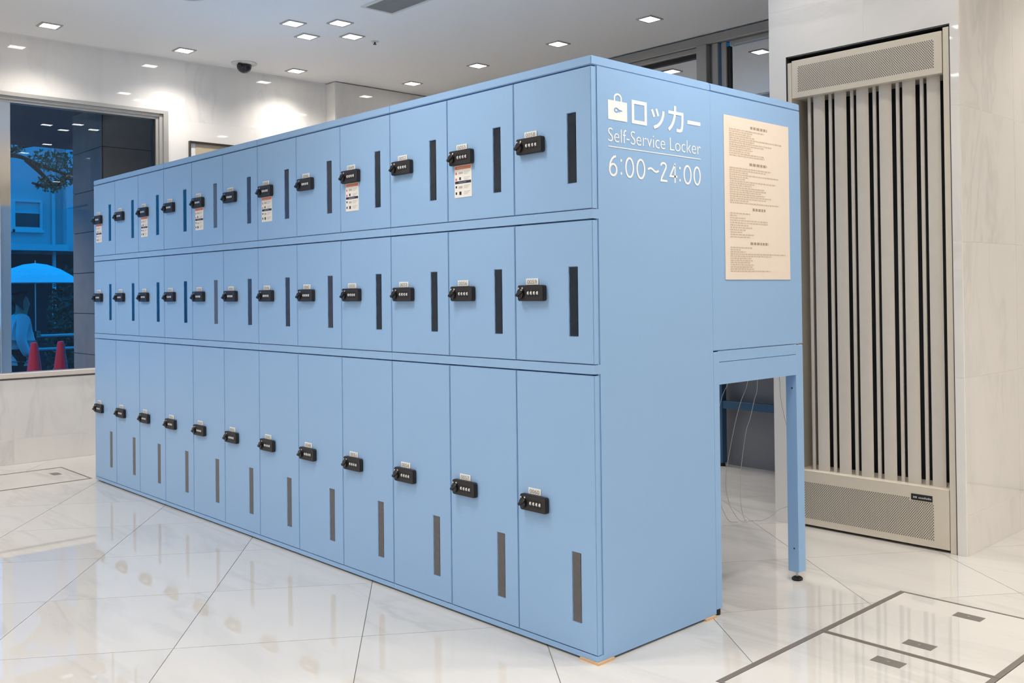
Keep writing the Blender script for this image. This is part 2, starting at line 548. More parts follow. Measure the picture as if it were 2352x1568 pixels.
struct('trim_1', MB().box(REC[0], REC[0] + 0.003, YV - 0.0005, YV + 0.3, 0, REC[3]).box(REC[1] - 0.003, REC[1], YV - 0.0005, YV + 0.3, 0, REC[3])
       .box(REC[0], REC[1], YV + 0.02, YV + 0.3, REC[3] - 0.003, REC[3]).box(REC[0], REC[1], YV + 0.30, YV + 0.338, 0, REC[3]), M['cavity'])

# rear wall: low parapet, darkened for shade, under a band of glazing
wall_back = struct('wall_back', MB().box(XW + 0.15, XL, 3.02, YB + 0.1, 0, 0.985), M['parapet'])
part('sill', MB().box(XW + 0.15, XL, 3.0, YB + 0.1, 0.985, 1.01), M['stone'], wall_back, bevel=0.003)
# walls outside the picture that close the room
struct('wall_far_right', MB().box(XE, XE + 0.15, YF, YB + 0.1, 0, ZC), M['plain_wall'])
struct('wall_front', MB().box(XW, XE, YF - 0.15, YF, 0, ZC), M['plain_wall'])
struct('wall_back_right', MB().box(XR, XE, YB, YB + 0.15, 0, ZC), M['plain_wall'])

# ---- left window
wf = MB()
y0, y1, z0, z1 = WIN
wf.box(XW - 0.10, XW + 0.006, y1 - 0.036, y1, z0, z1)                  # right jamb, outer band
wf.box(XW - 0.10, XW - 0.012, y1 - 0.062, y1 - 0.036, z0 + 0.04, z1 - 0.03)
wf.box(XW - 0.10, XW - 0.026, y1 - 0.084, y1 - 0.062, z0 + 0.04, z1 - 0.05)
wf.box(XW - 0.10, XW + 0.006, y0, y1 - 0.036, z1 - 0.026, z1)         # head
wf.box(XW - 0.10, XW - 0.012, y0, y1 - 0.06, z1 - 0.048, z1 - 0.026)
wf.box(XW - 0.10, XW - 0.026, y0, y1 - 0.08, z1 - 0.066, z1 - 0.048)
wf.box(XW - 0.10, XW + 0.006, y0, y0 + 0.06, z0, z1)
window_1 = struct('window_1', wf, M['alu'])
part('sill', MB().box(XW - 0.12, XW + 0.012, y0, y1 - 0.036, z0 + 0.012, z0 + 0.046), M['stone'], window_1, bevel=0.003)
part('shadow_gap', MB().box(XW - 0.10, XW - 0.004, y0, y1 - 0.036, z0, z0 + 0.012), M['bronze'], window_1)
part('gasket', MB().box(XW - 0.085, XW - 0.045, y1 - 0.098, y1 - 0.084, z0 + 0.046, z1 - 0.066), M['gasket'], window_1)
part('mullion', MB().box(XW - 0.098, XW - 0.030, -0.256, -0.189, z0 + 0.046, z1 - 0.066), M['steel_mirror'], window_1, bevel=0.002)
part('glass_pane', MB().box(XW - 0.050, XW - 0.044, -0.222, y1 - 0.084, z0 + 0.046, z1 - 0.066), M['pane'], window_1)
part('glass_pane', MB().box(XW - 0.050, XW - 0.044, y0 + 0.06, -0.2225, z0 + 0.046, z1 - 0.066), M['pane'], window_1)

# ---- rear glazing
wf = MB()
wf.box(XW + 0.15, XL, 3.40, YB + 0.02, 2.90, ZC - 0.010)
wf.box(XW + 0.15, -2.205, 3.42, YB + 0.02, 2.862, 2.90)
wf.box(-1.95, XL, 3.44, YB + 0.02, 2.866, 2.90)
wf.box(XW + 0.15, XL, 3.42, YB + 0.02, 1.01, 1.06)
window_2 = struct('window_2', wf, M['alu_dark'], bevel=0.004)
mu = MB().box(-2.205, -2.115, 3.385, YB + 0.02, 1.06, 2.90).box(-2.085, -2.035, 3.415, YB + 0.02, 1.06, 2.90).box(-2.02, -1.975, 3.435, YB + 0.02, 1.06, 2.90).box(-2.115, -2.085, 3.44, YB + 0.02, 1.06, 2.93)
part('mullion', mu, M['alu_dark'], window_2, bevel=0.004)
part('mullion', MB().box(-3.86, -3.76, 3.40, YB + 0.02, 1.06, 2.90), M['alu_dark'], window_2, bevel=0.004)
part('mullion', MB().box(XL - 0.05, XL, 3.40, YB + 0.02, 1.06, 2.90), M['alu_dark'], window_2, bevel=0.004)
part('gasket', MB().box(-3.76, -2.205, 3.448, YB, 2.832, 2.862).box(-1.975, -1.955, 3.45, YB, 1.06, 2.866), M['gasket'], window_2)
for x0, x1 in ((XW + 0.15, -3.86), (-3.76, -2.205), (-1.975, XL - 0.05)):
    part('glass_pane', MB().box(x0, x1, YB - 0.004, YB + 0.002, 1.06, 2.866), M['mirror_pane'], window_2)

# ================================================================== LOCKERS
W = 0.3622
ROWS = [(0.0244, 0.8882), (0.9166, 1.3686), (1.3976, 1.8434)]     # bottom, middle, top door rows
SLOT = [(0.112, 0.327), (1.004, 1.221), (1.485, 1.705)]
LOCKZ = [0.455, 1.1405, 1.6225]
ROWNAME = ['bottom', 'middle', 'top']
SX0, SX1 = -0.107, -0.069
TD = 0.020            # door thickness
DEPTH = 0.602
mesh_cache = {}

def door_mesh(r):
    key = ('door', r)
    if key not in mesh_cache:
        z0, z1 = ROWS[r]
        h = z1 - z0
        s0, s1 = SLOT[r][0] - z0, SLOT[r][1] - z0
        gx, gb, gt = 0.0017, 0.0024, (0.0048 if r < 2 else 0.0042)
        xs = [-W + gx, SX0, SX1, -gx]
        zs = [gb, s0, s1, h - gt]
        bm = bmesh.new()
        V = {(i, j, k): bm.verts.new((xs[i], (0, TD)[k], zs[j])) for i in range(4) for j in range(4) for k in range(2)}
        for i in range(3):
            for j in range(3):
                if (i, j) == (1, 1): continue
                bm.faces.new([V[i, j, 0], V[i + 1, j, 0], V[i + 1, j + 1, 0], V[i, j + 1, 0]])
                bm.faces.new([V[i, j, 1], V[i, j + 1, 1], V[i + 1, j + 1, 1], V[i + 1, j, 1]])
        for i in range(3):
            bm.faces.new([V[i, 0, 0], V[i, 0, 1], V[i + 1, 0, 1], V[i + 1, 0, 0]])
            bm.faces.new([V[i, 3, 0], V[i + 1, 3, 0], V[i + 1, 3, 1], V[i, 3, 1]])
            bm.faces.new([V[0, i, 0], V[0, i + 1, 0], V[0, i + 1, 1], V[0, i, 1]])
            bm.faces.new([V[3, i, 0], V[3, i, 1], V[3, i + 1, 1], V[3, i + 1, 0]])
        bm.faces.new([V[1, 1, 0], V[2, 1, 0], V[2, 1, 1], V[1, 1, 1]])
        bm.faces.new([V[1, 2, 0], V[1, 2, 1], V[2, 2, 1], V[2, 2, 0]])
        bm.faces.new([V[1, 1, 0], V[1, 1, 1], V[1, 2, 1], V[1, 2, 0]])
        bm.faces.new([V[2, 1, 0], V[2, 2, 0], V[2, 2, 1], V[2, 1, 1]])
        bmesh.ops.recalc_face_normals(bm, faces=bm.faces)
        ed = [e for e in bm.edges if e.calc_face_angle(0) > 1.0 and all(abs(v.co.y) < 1e-6 for v in e.verts)]
        bmesh.ops.bevel(bm, geom=ed, offset=0.0018, segments=2, affect='EDGES')
        me = bpy.data.meshes.new('door'); bm.to_mesh(me); bm.free()
        me.materials.append(M['paint'])
        mesh_cache[key] = me
    return mesh_cache[key]

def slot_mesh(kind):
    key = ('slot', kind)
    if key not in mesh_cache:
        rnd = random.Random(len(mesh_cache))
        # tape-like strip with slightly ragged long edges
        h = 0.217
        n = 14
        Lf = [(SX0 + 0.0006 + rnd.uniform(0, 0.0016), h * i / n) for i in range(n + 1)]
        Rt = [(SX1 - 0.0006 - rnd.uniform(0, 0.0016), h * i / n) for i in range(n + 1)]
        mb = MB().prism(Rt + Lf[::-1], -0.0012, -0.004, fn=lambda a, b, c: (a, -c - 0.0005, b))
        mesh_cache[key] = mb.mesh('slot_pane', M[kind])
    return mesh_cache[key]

def lock_meshes():
    if 'lock' not in mesh_cache:
        # plate, origin at the lock's centre height, door's right edge x = 0
        poly = []
        for cx, cz, a0 in ((-0.217, 0.0185, 0), (-0.327, 0.0185, 90), (-0.327, -0.0185, 180), (-0.217, -0.0185, 270)):
            poly += arc(cx, cz, 0.0075, 0.0075, a0, a0 + 90, 4)
        f = lambda a, b, c: (a, -c, b)
        mb = MB().prism(poly, -0.0005, 0.016, fn=f)
        mesh_cache['lock'] = mb.mesh('lock_plate', M['black'], bevel=0.002, seg=2)
        kb = MB().cyl((-0.316, -0.0155, -0.002), (-0.316, -0.024, -0.002), 0.0165, 0.0155, 20)
        kb.prism([(-0.3335, -0.009), (-0.327, -0.0125), (-0.301, 0.003), (-0.300, 0.0075), (-0.306, 0.0095), (-0.332, -0.003)], 0.022, 0.0285, fn=lambda a, b, c: (a, -c, b))
        mesh_cache['knob'] = kb.mesh('lock_knob', M['knob'], bevel=0.0015)
        dl = MB()
        for i in range(4):
            x = -0.281 + i * 0.0148
            dl.cyl((x - 0.003, -0.0135, 0.0), (x + 0.003, -0.0135, 0.0), 0.0062, 0.0062, 12)
        mesh_cache['dial'] = dl.mesh('number_dial', M['digit'])
        fr = MB()
        for i in range(4):
            x = -0.281 + i * 0.0148
            fr.box(x - 0.0052, x + 0.0052, -0.0172, -0.0155, -0.0105, -0.0070)
            fr.box(x - 0.0052, x + 0.0052, -0.0172, -0.0155, 0.0070, 0.0105)
        mesh_cache['dial_frame'] = fr.mesh('dial_frame', M['knob'])
        dt = MB().cyl((-0.326, -0.0155, 0.0155), (-0.326, -0.0185, 0.0155), 0.0030, None, 10).cyl((-0.308, -0.0155, 0.0160), (-0.308, -0.0185, 0.0160), 0.0034, None, 10)
        mesh_cache['dots'] = dt.mesh('indicator_dots', M['silver'])
        mesh_cache['tag'] = MB().box(-0.306, -0.246, -0.003, 0.0, 0.0265, 0.0475).mesh('number_tag', M['tag'], bevel=0.0008)
        # instruction sticker: white card, orange band, navy band, small printed marks
        st = MB().box(-0.320, -0.2235, -0.0012, 0.0, -0.140, -0.026, 0)
        def mark(x0, x1, z0, z1, mi):
            y = -0.0015
            st.face([(x0, y, z0), (x1, y, z0), (x1, y, z1), (x0, y, z1)], mi)
        X0, X1, Z1 = -0.317, -0.2265, -0.028
        mark(X0, X1, Z1 - 0.012, Z1 - 0.001, 1)
        mark(X0 + 0.012, X1 - 0.022, Z1 - 0.0085, Z1 - 0.0048, 0)
        mark(X0, X1, Z1 - 0.063, Z1 - 0.0535, 3)
        mark(X0 + 0.020, X1 - 0.026, Z1 - 0.0605, Z1 - 0.0565, 4)
        for dz in (0.023, 0.044):
            mark(X0 + 0.002, X0 + 0.011, Z1 - dz - 0.007, Z1 - dz + 0.001, 2)
        mark(X0 + 0.024, X0 + 0.034, Z1 - 0.050, Z1 - 0.040, 5)
        mark(X0 + 0.003, X0 + 0.011, Z1 - 0.078, Z1 - 0.070, 5)
        mark(X0 + 0.003, X0 + 0.011, Z1 - 0.101, Z1 - 0.092, 5)
        mark(X0 + 0.024, X0 + 0.036, Z1 - 0.103, Z1 - 0.091, 5)
        mark(X0 + 0.021, X0 + 0.045, Z1 - 0.029, Z1 - 0.021, 4)
        mark(X0 + 0.021, X0 + 0.042, Z1 - 0.080, Z1 - 0.072, 4)
        for q in range(3):
            for dz in (0.020, 0.041, 0.070, 0.091):
                mark(X0 + 0.050, X0 + 0.086 - 0.007 * q, Z1 - dz - 0.0045 * q - 0.0015, Z1 - dz - 0.0045 * q, 4)
        mesh_cache['sticker'] = st.mesh('instruction_sticker', [M['sticker'], M['st_orange'], M['st_red'], M['st_navy'], M['st_grey'], M['black']])
    return mesh_cache

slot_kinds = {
    2: ['slot_dark'] * 4 + ['slot_reflect_grey'] + ['slot_reflect_brown'] * 3 + ['slot_dark'] * 3 + ['slot_reflect_brown'],
    1: ['slot_dark'] * 4 + ['slot_reflect_grey', 'slot_reflect_brown', 'slot_reflect_brown', 'slot_reflect_brown'] + ['slot_dark'] * 4,
    0: ['slot_reflect_grey'] * 12}
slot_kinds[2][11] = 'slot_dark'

LK = lock_meshes()
unit_words = ['with the white sign on its end', 'second from the near end', 'third from the near end', 'farthest from the camera, beside the window']
units = []
for u in range(4):
    xr = -3 * W * u
    xl = xr - 3 * W
    t = thing('locker_unit', 'light blue locker unit of nine doors, ' + unit_words[u], 'locker', (xr - 1.5 * W, 0.3, 0), 'blue locker units in one bank')
    units.append(t)
    c = MB()
    e = 0.0006
    c.box(xl + e, xr - e if u else xr, 0.0, DEPTH - 0.0003, 0.0075, ROWS[0][0])                        # plinth and shelves: their front edges are the rails
    for k in range(2):
        c.box(xl + e, xr - e if u else xr, 0.0, DEPTH - 0.0003, ROWS[k][1], ROWS[k + 1][0])
    ypan = TD + 0.0065
    for x0, x1 in ((xl + e, xl + 0.012), (xr - 0.012, xr - e if u else xr)):
        for z0, z1 in ((ROWS[0][0], ROWS[0][1]), (ROWS[1][0], ROWS[1][1]), (ROWS[2][0], 1.8434)):
            c.box(x0, x1, ypan, DEPTH - 0.0003, z0, z1)
    for k in (1, 2):
        c.box(xr - k * W - 0.012, xr - k * W + 0.012, TD + 0.0015, DEPTH - 0.02, 0.03, 1.8434)
    for z0, z1 in ROWS:
        c.box(xr - 0.030, xr - 0.0035, TD + 0.0015, TD + 0.008, z0, z1)
        c.box(xl + 0.0035, xl + 0.030, TD + 0.0015, TD + 0.008, z0, z1)
        c.box(xl + 0.012, xr - 0.012, TD + 0.0015, TD + 0.008, z0, z0 + 0.008)
        c.box(xl + 0.012, xr - 0.012, TD + 0.0015, TD + 0.008, z1 - 0.010, z1)
    c.box(xl + 0.012, xr - 0.012, DEPTH - 0.014, DEPTH - 0.0003, ROWS[0][0], 1.8434)
    part('carcass', c, M['paint'], t)
    part('top_panel', MB().box(xl + e, xr - e if u else xr, 0.0, DEPTH - 0.0003, 1.8440, 1.8728), M['paint'], t, bevel=0.0025, seg=2)
    part('gap_shade_strip', MB().box(xl + 0.01, xr - 0.012, 0.02, 0.03, 0.0005, 0.008).box(xr - 0.03, xr - 0.02, 0.03, DEPTH - 0.08, 0.0005, 0.008), M['cavity'], t)  # dark strip stands for the shade in the gap above the floor
    base = t.location
    for k in range(3):
        col = 11 - 3 * u - k
        for r in range(3):
            dx, dz = xr - k * W, ROWS[r][0]
            d = put('door', door_mesh(r), t, (dx - base.x, 0 - base.y, dz - base.z))
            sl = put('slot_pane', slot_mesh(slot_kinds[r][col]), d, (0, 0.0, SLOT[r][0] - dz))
            lz = LOCKZ[r] - dz
            for nm, key in (('lock_plate', 'lock'), ('lock_knob', 'knob'), ('number_dial', 'dial'), ('dial_frame', 'dial_frame'), ('indicator_dots', 'dots'), ('number_tag', 'tag')):
                put(nm, LK[key], d, (0, 0, lz))
            num = '%04d' % (58 - 3 * (11 - col) + (2 - r))
            tx = MB()
            add_text(tx, text_polys(num), lambda a, b: (-0.299 + 0.046 * a, -0.0034, 0.0305 + 0.0125 * b))
            put('tag_number', tx.mesh('tag_number', M['tag_ink']), d, (0, 0, lz))
            if r == 2 and col % 2 == 0:
                put('instruction_sticker', LK['sticker'], d, (0, 0, lz))

# ---- white vinyl sign on the near end panel of the bank
near = units[0]
E0 = 0.0008
fe = lambda y, z: (E0, y, z)
bag = MB()
bx0, bx1, bz0, bz1 = 0.0742, 0.164, 0.6832 + 1.0, 1.7445
# bag body with a key-shaped opening: built as a ring of quads between the outline and the key outline
kc = (0.1128, 1.7150)
keyo = arc(kc[0], kc[1], 0.0115, 0.0085, 35, 325, 14) + [(0.127, 1.7115), (0.1285, 1.7085), (0.1325, 1.7085), (0.1335, 1.7120), (0.1405, 1.7135), (0.1405, 1.7165), (0.127, 1.7180)]
def on_border(p):
    a = math.atan2(p[1] - kc[1], p[0] - kc[0])
    dx, dz = math.cos(a), math.sin(a)
    s = 9
    if dx > 1e-6: s = min(s, (bx1 - kc[0]) / dx)
    if dx < -1e-6: s = min(s, (bx0 - kc[0]) / dx)
    if dz > 1e-6: s = min(s, (bz1 - kc[1]) / dz)
    if dz < -1e-6: s = min(s, (bz0 - kc[1]) / dz)
    return (kc[0] + dx * s, kc[1] + dz * s)
keyo = sorted(keyo, key=lambda p: math.atan2(p[1] - kc[1], p[0] - kc[0]))
outer = [on_border(p) for p in keyo]
for i in range(len(keyo)):
    j = (i + 1) % len(keyo)
    pts = [keyo[i], outer[i]]
    a0 = math.atan2(keyo[i][1] - kc[1], keyo[i][0] - kc[0]); a1 = math.atan2(keyo[j][1] - kc[1], keyo[j][0] - kc[0])
    if a1 < a0: a1 += 2 * PI
    for cx, cz in ((bx1, bz0), (bx1, bz1), (bx0, bz1), (bx0, bz0)):
        ac = math.atan2(cz - kc[1], cx - kc[0])
        if ac < a0: ac += 2 * PI
        if a0 < ac < a1: pts.append((cx, cz))
    pts += [outer[j], keyo[j]]
    bag.face([fe(*p) for p in pts])
bag.face([fe(*p) for p in arc(kc[0] - 0.0005, kc[1], 0.0048, 0.0035, 0, 345, 14)])
ribbon(bag, [(0.1045, 1.7445)] + arc(0.1205, 1.7535, 0.0160, 0.0130, 180, 0, 14) + [(0.1365, 1.7445)], 0.0062, fe)
part('bag_emblem', bag, M['vinyl'], near)
def strokes(name, parts_):
    mb = MB()
    for i, (pts, w_, cl) in enumerate(parts_):
        ribbon(mb, pts, w_, lambda y, z, i=i: (E0 + 0.00012 * i, y, z), closed=cl)
    return part(name, mb, M['vinyl'], near)
strokes('letter', [([(0.1920, 1.6885), (0.2545, 1.6885), (0.2545, 1.7525), (0.1920, 1.7525)], 0.0120, True)])
strokes('letter', [([(0.2864, 1.7395), (0.2980, 1.7165)], 0.0100, False), ([(0.3080, 1.7440), (0.3185, 1.7210)], 0.0100, False),
    ([(0.3455, 1.7400), (0.3435, 1.7260), (0.3380, 1.7120), (0.3290, 1.7000), (0.3150, 1.6885), (0.2950, 1.6815)], 0.0108, False)])
strokes('letter', [([(0.3711, 1.7420), (0.4460, 1.7420), (0.4460, 1.7200), (0.4440, 1.6980), (0.4395, 1.6870), (0.4300, 1.6835), (0.4141, 1.6850)], 0.0108, False),
    ([(0.4068, 1.7660), (0.4064, 1.7450), (0.4035, 1.7290), (0.3970, 1.7110), (0.3870, 1.6960), (0.3715, 1.6825)], 0.0108, False)])
strokes('letter', [([(0.4735, 1.7195), (0.5452, 1.7195)], 0.0130, False)])
vs, fs = text_polys('Self-Service Locker', -0.010)
par = list(range(len(vs)))
def root(i):
    while par[i] != i: i = par[i]
    return i
for f in fs:
    for q in f[1:]: par[root(q)] = root(f[0])
groups = {}
for i in range(len(vs)): groups.setdefault(root(i), []).append(i)
isl = sorted(([min(vs[i][0] for i in g), max(vs[i][0] for i in g), set(g)] for g in groups.values()), key=lambda q: q[0])
merged = []
for q in isl:
    if merged and q[0] < merged[-1][1] - 0.004 and min(q[1], merged[-1][1]) - q[0] > 0.5 * (q[1] - q[0]):
        merged[-1][1] = max(merged[-1][1], q[1]); merged[-1][2] |= q[2]
    else: merged.append(q)
for x0, x1, g in merged:
    tx = MB()
    for f in fs:
        if f[0] in g: tx.face([(E0, 0.0735 + 0.4715 * vs[i][0], 1.6135 + 0.0435 * vs[i][1]) for i in f])
    part('letter', tx, M['vinyl'], near)
part('rule_line', MB().face([(E0, 0.0735, 1.5965), (E0, 0.5450, 1.5965), (E0, 0.5450, 1.5995), (E0, 0.0735, 1.5995)]), M['vinyl'], near)
SW = 0.0068
H0, H1 = 1.5055, 1.5710
hz = lambda f: H0 + (H1 - H0) * f
def zero(x0, x1):
    cx, cz = (x0 + x1) / 2, (H0 + H1) / 2
    strokes('letter', [(arc(cx, cz, (x1 - x0) / 2 - SW / 2, (H1 - H0) / 2 - SW / 2.6, 0, 345, 23), SW, True)])
def colon(x):
    mb = MB()
    for f in (0.17, 0.80):
        mb.face([fe(*p) for p in arc(x, hz(f), 0.0042, 0.0048, 0, 330, 11)])
    part('letter', mb, M['vinyl'], near)
x0, x1 = 0.0754, 0.1148
cx = (x0 + x1) / 2
strokes('letter', [(arc(cx, hz(0.31), (x1 - x0) / 2 - SW / 2, 0.0205 - SW / 2.6, 0, 345, 23), SW, True),
    ([(0.1085, hz(0.965)), (0.0985, hz(0.93)), (0.0895, hz(0.82)), (0.0825, hz(0.66)), (0.0795, hz(0.48)), (0.0788, hz(0.31))], SW, False)])
colon(0.1329)
zero(0.1513, 0.1941); zero(0.2054, 0.2493)
strokes('letter', [([(0.2625 + 0.0547 * i / 16, 1.5400 + 0.0052 * math.sin(2 * PI * i / 16)) for i in range(17)], SW * 0.95, False)])
strokes('letter', [([(0.3285, hz(0.80)), (0.3310, hz(0.885)), (0.3370, hz(0.94)), (0.3440, hz(0.95)), (0.3510, hz(0.92)), (0.3555, hz(0.84)), (0.3550, hz(0.73)),
    (0.3500, hz(0.60)), (0.3410, hz(0.40)), (0.3330, hz(0.22)), (0.3290, hz(0.05)), (0.3619, hz(0.05))], SW, False)])
strokes('letter', [([(0.4148, hz(0.33)), (0.3765, hz(0.33)), (0.4010, hz(0.93)), (0.4022, hz(0.95)), (0.4022, hz(0.0))], SW, False)])
colon(0.4288)
zero(0.4476, 0.4919); zero(0.5025, 0.5432)

# ---- rear cabinet on legs, back to back with the bank
D0, D1 = 0.6032, 1.186
LB = 12 * W
rc = thing('rear_cabinet', 'light blue steel cabinet raised on legs, back to back with the locker bank', 'cabinet', (-LB / 2, 0.9, 0))
part('body', MB().box(-LB, -0.0005, D0, D1, 0.929, 1.8434), M['paint'], rc, bevel=0.002)
part('top_panel', MB().box(-LB, 0.0, D0, D1, 1.8440, 1.8728), M['paint'], rc, bevel=0.004, seg=2)
part('top_rail', MB().box(-LB, -0.0015, D0 + 0.030, D1 - 0.045, 0.8885, 0.9272), M['paint'], rc)
part('apron', MB().box(-0.014, -0.002, D0 + 0.034, D1 - 0.049, 0.808, 0.8865), M['paint'], rc)
part('apron', MB().box(-LB + 0.002, -LB + 0.014, D0 + 0.034, D1 - 0.049, 0.808, 0.8865), M['paint'], rc)
part('apron', MB().box(-LB + 0.05, -0.05, D1 - 0.02, D1 - 0.008, 0.84, 0.8865), M['paint'], rc)
def rear_leg(x0, x1, yy0, yy1, xs):
    g = part('leg', MB().box(x0, x1, yy0, yy1, 0.036, 0.924), M['paint'], rc, bevel=0.002)
    cx, cy = (x0 + x1) / 2, (yy0 + yy1) / 2
    part('foot', MB().lathe([(0.021, 0.0), (0.022, 0.007), (0.016, 0.012), (0.0055, 0.014)], (cx, cy, 0.0005), 20), M['rubber'], g, smooth=True)
    part('foot_stem', MB().cyl((cx, cy, 0.012), (cx, cy, 0.05), 0.0045, None, 10), M['steel'], g)
    hb = MB()
    for z in (0.128, 0.755):
        hb.cyl((cx + 0.004, yy0 - 0.0008, z), (cx + 0.004, yy0 + 0.0008, z), 0.0035, None, 10)
    part('bolt_hole', hb, M['cavity'], g)
    return g
rear_leg(-0.050, 0.0, D1 - 0.049, D1, 0)
rear_leg(-LB, -LB + 0.05, D1 - 0.049, D1, 0)
rear_leg(-LB / 2 - 0.025, -LB / 2 + 0.025, D1 - 0.049, D1, 0)
fl_ = part('leg', MB().box(-0.030, 0.0, D0 + 0.0005, D0 + 0.034, 0.022, 0.924), M['paint'], rc, bevel=0.0015)
part('foot', MB().lathe([(0.012, 0.0), (0.013, 0.010), (0.012, 0.024)], (-0.013, D0 + 0.018, 0.0005), 16), M['rubber'], fl_, smooth=True)
fl_ = part('leg', MB().box(-LB, -LB + 0.03, D0 + 0.0005, D0 + 0.034, 0.022, 0.924), M['paint'], rc, bevel=0.0015)
part('foot', MB().lathe([(0.012, 0.0), (0.013, 0.010), (0.012, 0.024)], (-LB + 0.013, D0 + 0.018, 0.0005), 16), M['rubber'], fl_, smooth=True)

# ---- notice on the rear cabinet's end
py0, py1, pz0, pz1 = 0.680, 1.101, 1.180, 1.772
ps = thing('notice_poster', 'cream paper notice with rows of small print, on the blue cabinet end', 'poster', (0.0005, (py0 + py1) / 2, pz0))
part('sheet', MB().box(0.0002, 0.0016, py0, py1, pz0, pz1), M['poster'], ps)
pt, ph = MB(), MB()
rnd = random.Random(11)
def pl(mb, u0, u1, v, h):
    yy0, yy1 = py0 + (py1 - py0) * u0, py0 + (py1 - py0) * u1
    zz = pz1 - (pz1 - pz0) * v
    mb.face([(0.0020, yy0, zz - h), (0.0020, yy1, zz - h), (0.0020, yy1, zz), (0.0020, yy0, zz)])
def block(v0, v1, n, lens):
    for i in range(n):
        v = v0 + (v1 - v0) * i / (n - 1)
        u, end = 0.075, lens[i % len(lens)]
        while u < end:
            w_ = rnd.uniform(0.012, 0.05)
            pl(pt, u, min(u + w_, end), v, 0.0042)
            u += w_ + 0.008
def head(u0, u1, v):
    u = u0
    while u < u1:
        w_ = rnd.uniform(0.02, 0.05)
        pl(ph, u, min(u + w_, u1), v, 0.0095)
        u += w_ + 0.012
head(0.39, 0.65, 0.045); block(0.075, 0.235, 13, [0.60, 0.42, 0.40, 0.45, 0.88, 0.45, 0.72, 0.60, 0.40, 0.42, 0.38, 0.60])
head(0.37, 0.64, 0.275); block(0.312, 0.525, 17, [0.70, 0.62, 0.35, 0.82, 0.35, 0.30, 0.78, 0.45, 0.40, 0.60, 0.62, 0.55, 0.60])
head(0.41, 0.61, 0.556); block(0.590, 0.735, 11, [0.37, 0.18, 0.30, 0.64, 0.64, 0.35, 0.40, 0.30, 0.25, 0.42])
head(0.37, 0.65, 0.768); block(0.800, 0.945, 12, [0.40, 0.22, 0.30, 0.92, 0.70, 0.38, 0.40, 0.36, 0.42, 0.40, 0.42, 0.68])
o = part('small_print', pt, M['poster_ink'], ps); o['kind'] = 'stuff'
o = part('headings', ph, M['poster_head'], ps); o['kind'] = 'stuff'

# ---- shims under the near end
solo('wood_shim', MB().prism([(-0.075, -0.004), (0.006, -0.004), (0.006, 0.070), (-0.020, 0.070), (-0.030, 0.02), (-0.075, 0.014)], 0.0, 0.0073), M['shim'],
     'thin orange wooden shim under the front corner of the near locker unit', 'shim', (-0.02, 0.02, 0), 'wooden shims under the lockers')
solo('wood_shim', MB().box(-0.05, 0.007, 0.535, 0.592, 0.0, 0.0073), M['shim'],
     'thin orange wooden shim beside the black foot under the locker end panel', 'shim', (-0.02, 0.56, 0), 'wooden shims under the lockers')

# ---- cables hanging from the rear cabinet
cables = [
    ([(-0.205, 1.12, 0.927), (-0.238, 1.15, 0.769), (-0.308, 1.20, 0.678), (-0.411, 1.30, 0.566), (-0.514, 1.40, 0.424), (-0.591, 1.48, 0.318), (-0.654, 1.56, 0.21), (-0.690, 1.64, 0.11), (-0.710, 1.73, 0.03), (-0.716, 1.79, 0.004), (-0.708, 1.85, 0.003)],
     'longest thin pale cable hanging from the rear cabinet down to the floor'),
    ([(-0.17, 1.12, 0.927), (-0.192, 1.15, 0.751), (-0.229, 1.18, 0.686), (-0.299, 1.25, 0.599), (-0.357, 1.30, 0.526), (-0.47, 1.42, 0.33), (-0.60, 1.60, 0.14), (-0.69, 1.76, 0.02), (-0.705, 1.82, 0.003), (-0.690, 1.87, 0.003)],
     'thin pale cable in the middle of the gap under the rear cabinet'),
    ([(-0.30, 1.11, 0.927), (-0.316, 1.12, 0.767), (-0.340, 1.13, 0.726), (-0.364, 1.14, 0.688), (-0.42, 1.18, 0.58), (-0.56, 1.34, 0.30), (-0.70, 1.62, 0.06), (-0.745, 1.76, 0.003), (-0.735, 1.84, 0.003)],
     'thin pale cable hanging closest to the locker end panel'),
    ([(-0.085, 1.12, 0.927), (-0.099, 1.17, 0.784), (-0.117, 1.20, 0.734), (-0.160, 1.28, 0.66), (-0.189, 1.35, 0.585), (-0.204, 1.40, 0.511), (-0.27, 1.55, 0.33), (-0.42, 1.76, 0.15), (-0.573, 1.872, 0.069), (-0.62, 1.872, 0.030), (-0.672, 1.868, 0.003), (-0.72, 1.83, 0.003)],
     'thin pale cable sagging behind the right leg of the rear cabinet')]
for pts, lab in cables:
    solo('cable', MB().tube(pts, 0.0013, 6), M['cable'], lab, 'cable', pts[-1], 'cables under the rear cabinet', smooth=True)

# ================================================================== RADIATOR IN THE PILLAR
rd = thing('panel_radiator', 'champagne metal wall radiator with vertical fins, set into the marble pillar', 'radiator', (-0.117, YV + 0.05, 0))
part('post', MB().box(-0.519, -0.497, YV + 0.004, YV + 0.20, 0.0, 2.243), M['unit'], rd, bevel=0.002)
part('post', MB().box(0.256, 0.285, YV + 0.004, YV + 0.20, 0.0, 2.262), M['unit'], rd, bevel=0.002)
TP = (-0.495, 0.2515, 2.067, 2.250)
BP = (-0.495, 0.2535, 0.012, 0.272)
tp = part('top_panel', MB().box(TP[0], TP[1], YV + 0.004, YV + 0.03, TP[2], TP[3]).box(TP[0], TP[1], YV + 0.03, YV + 0.16, TP[2], TP[2] + 0.004), M['unit'], rd, bevel=0.0015)
bp_ = part('bottom_panel', MB().box(BP[0], BP[1], YV + 0.004, YV + 0.03, BP[2], BP[3]).box(BP[0], BP[1], YV + 0.03, YV + 0.16, BP[3] - 0.004, BP[3]), M['unit'], rd, bevel=0.0015)
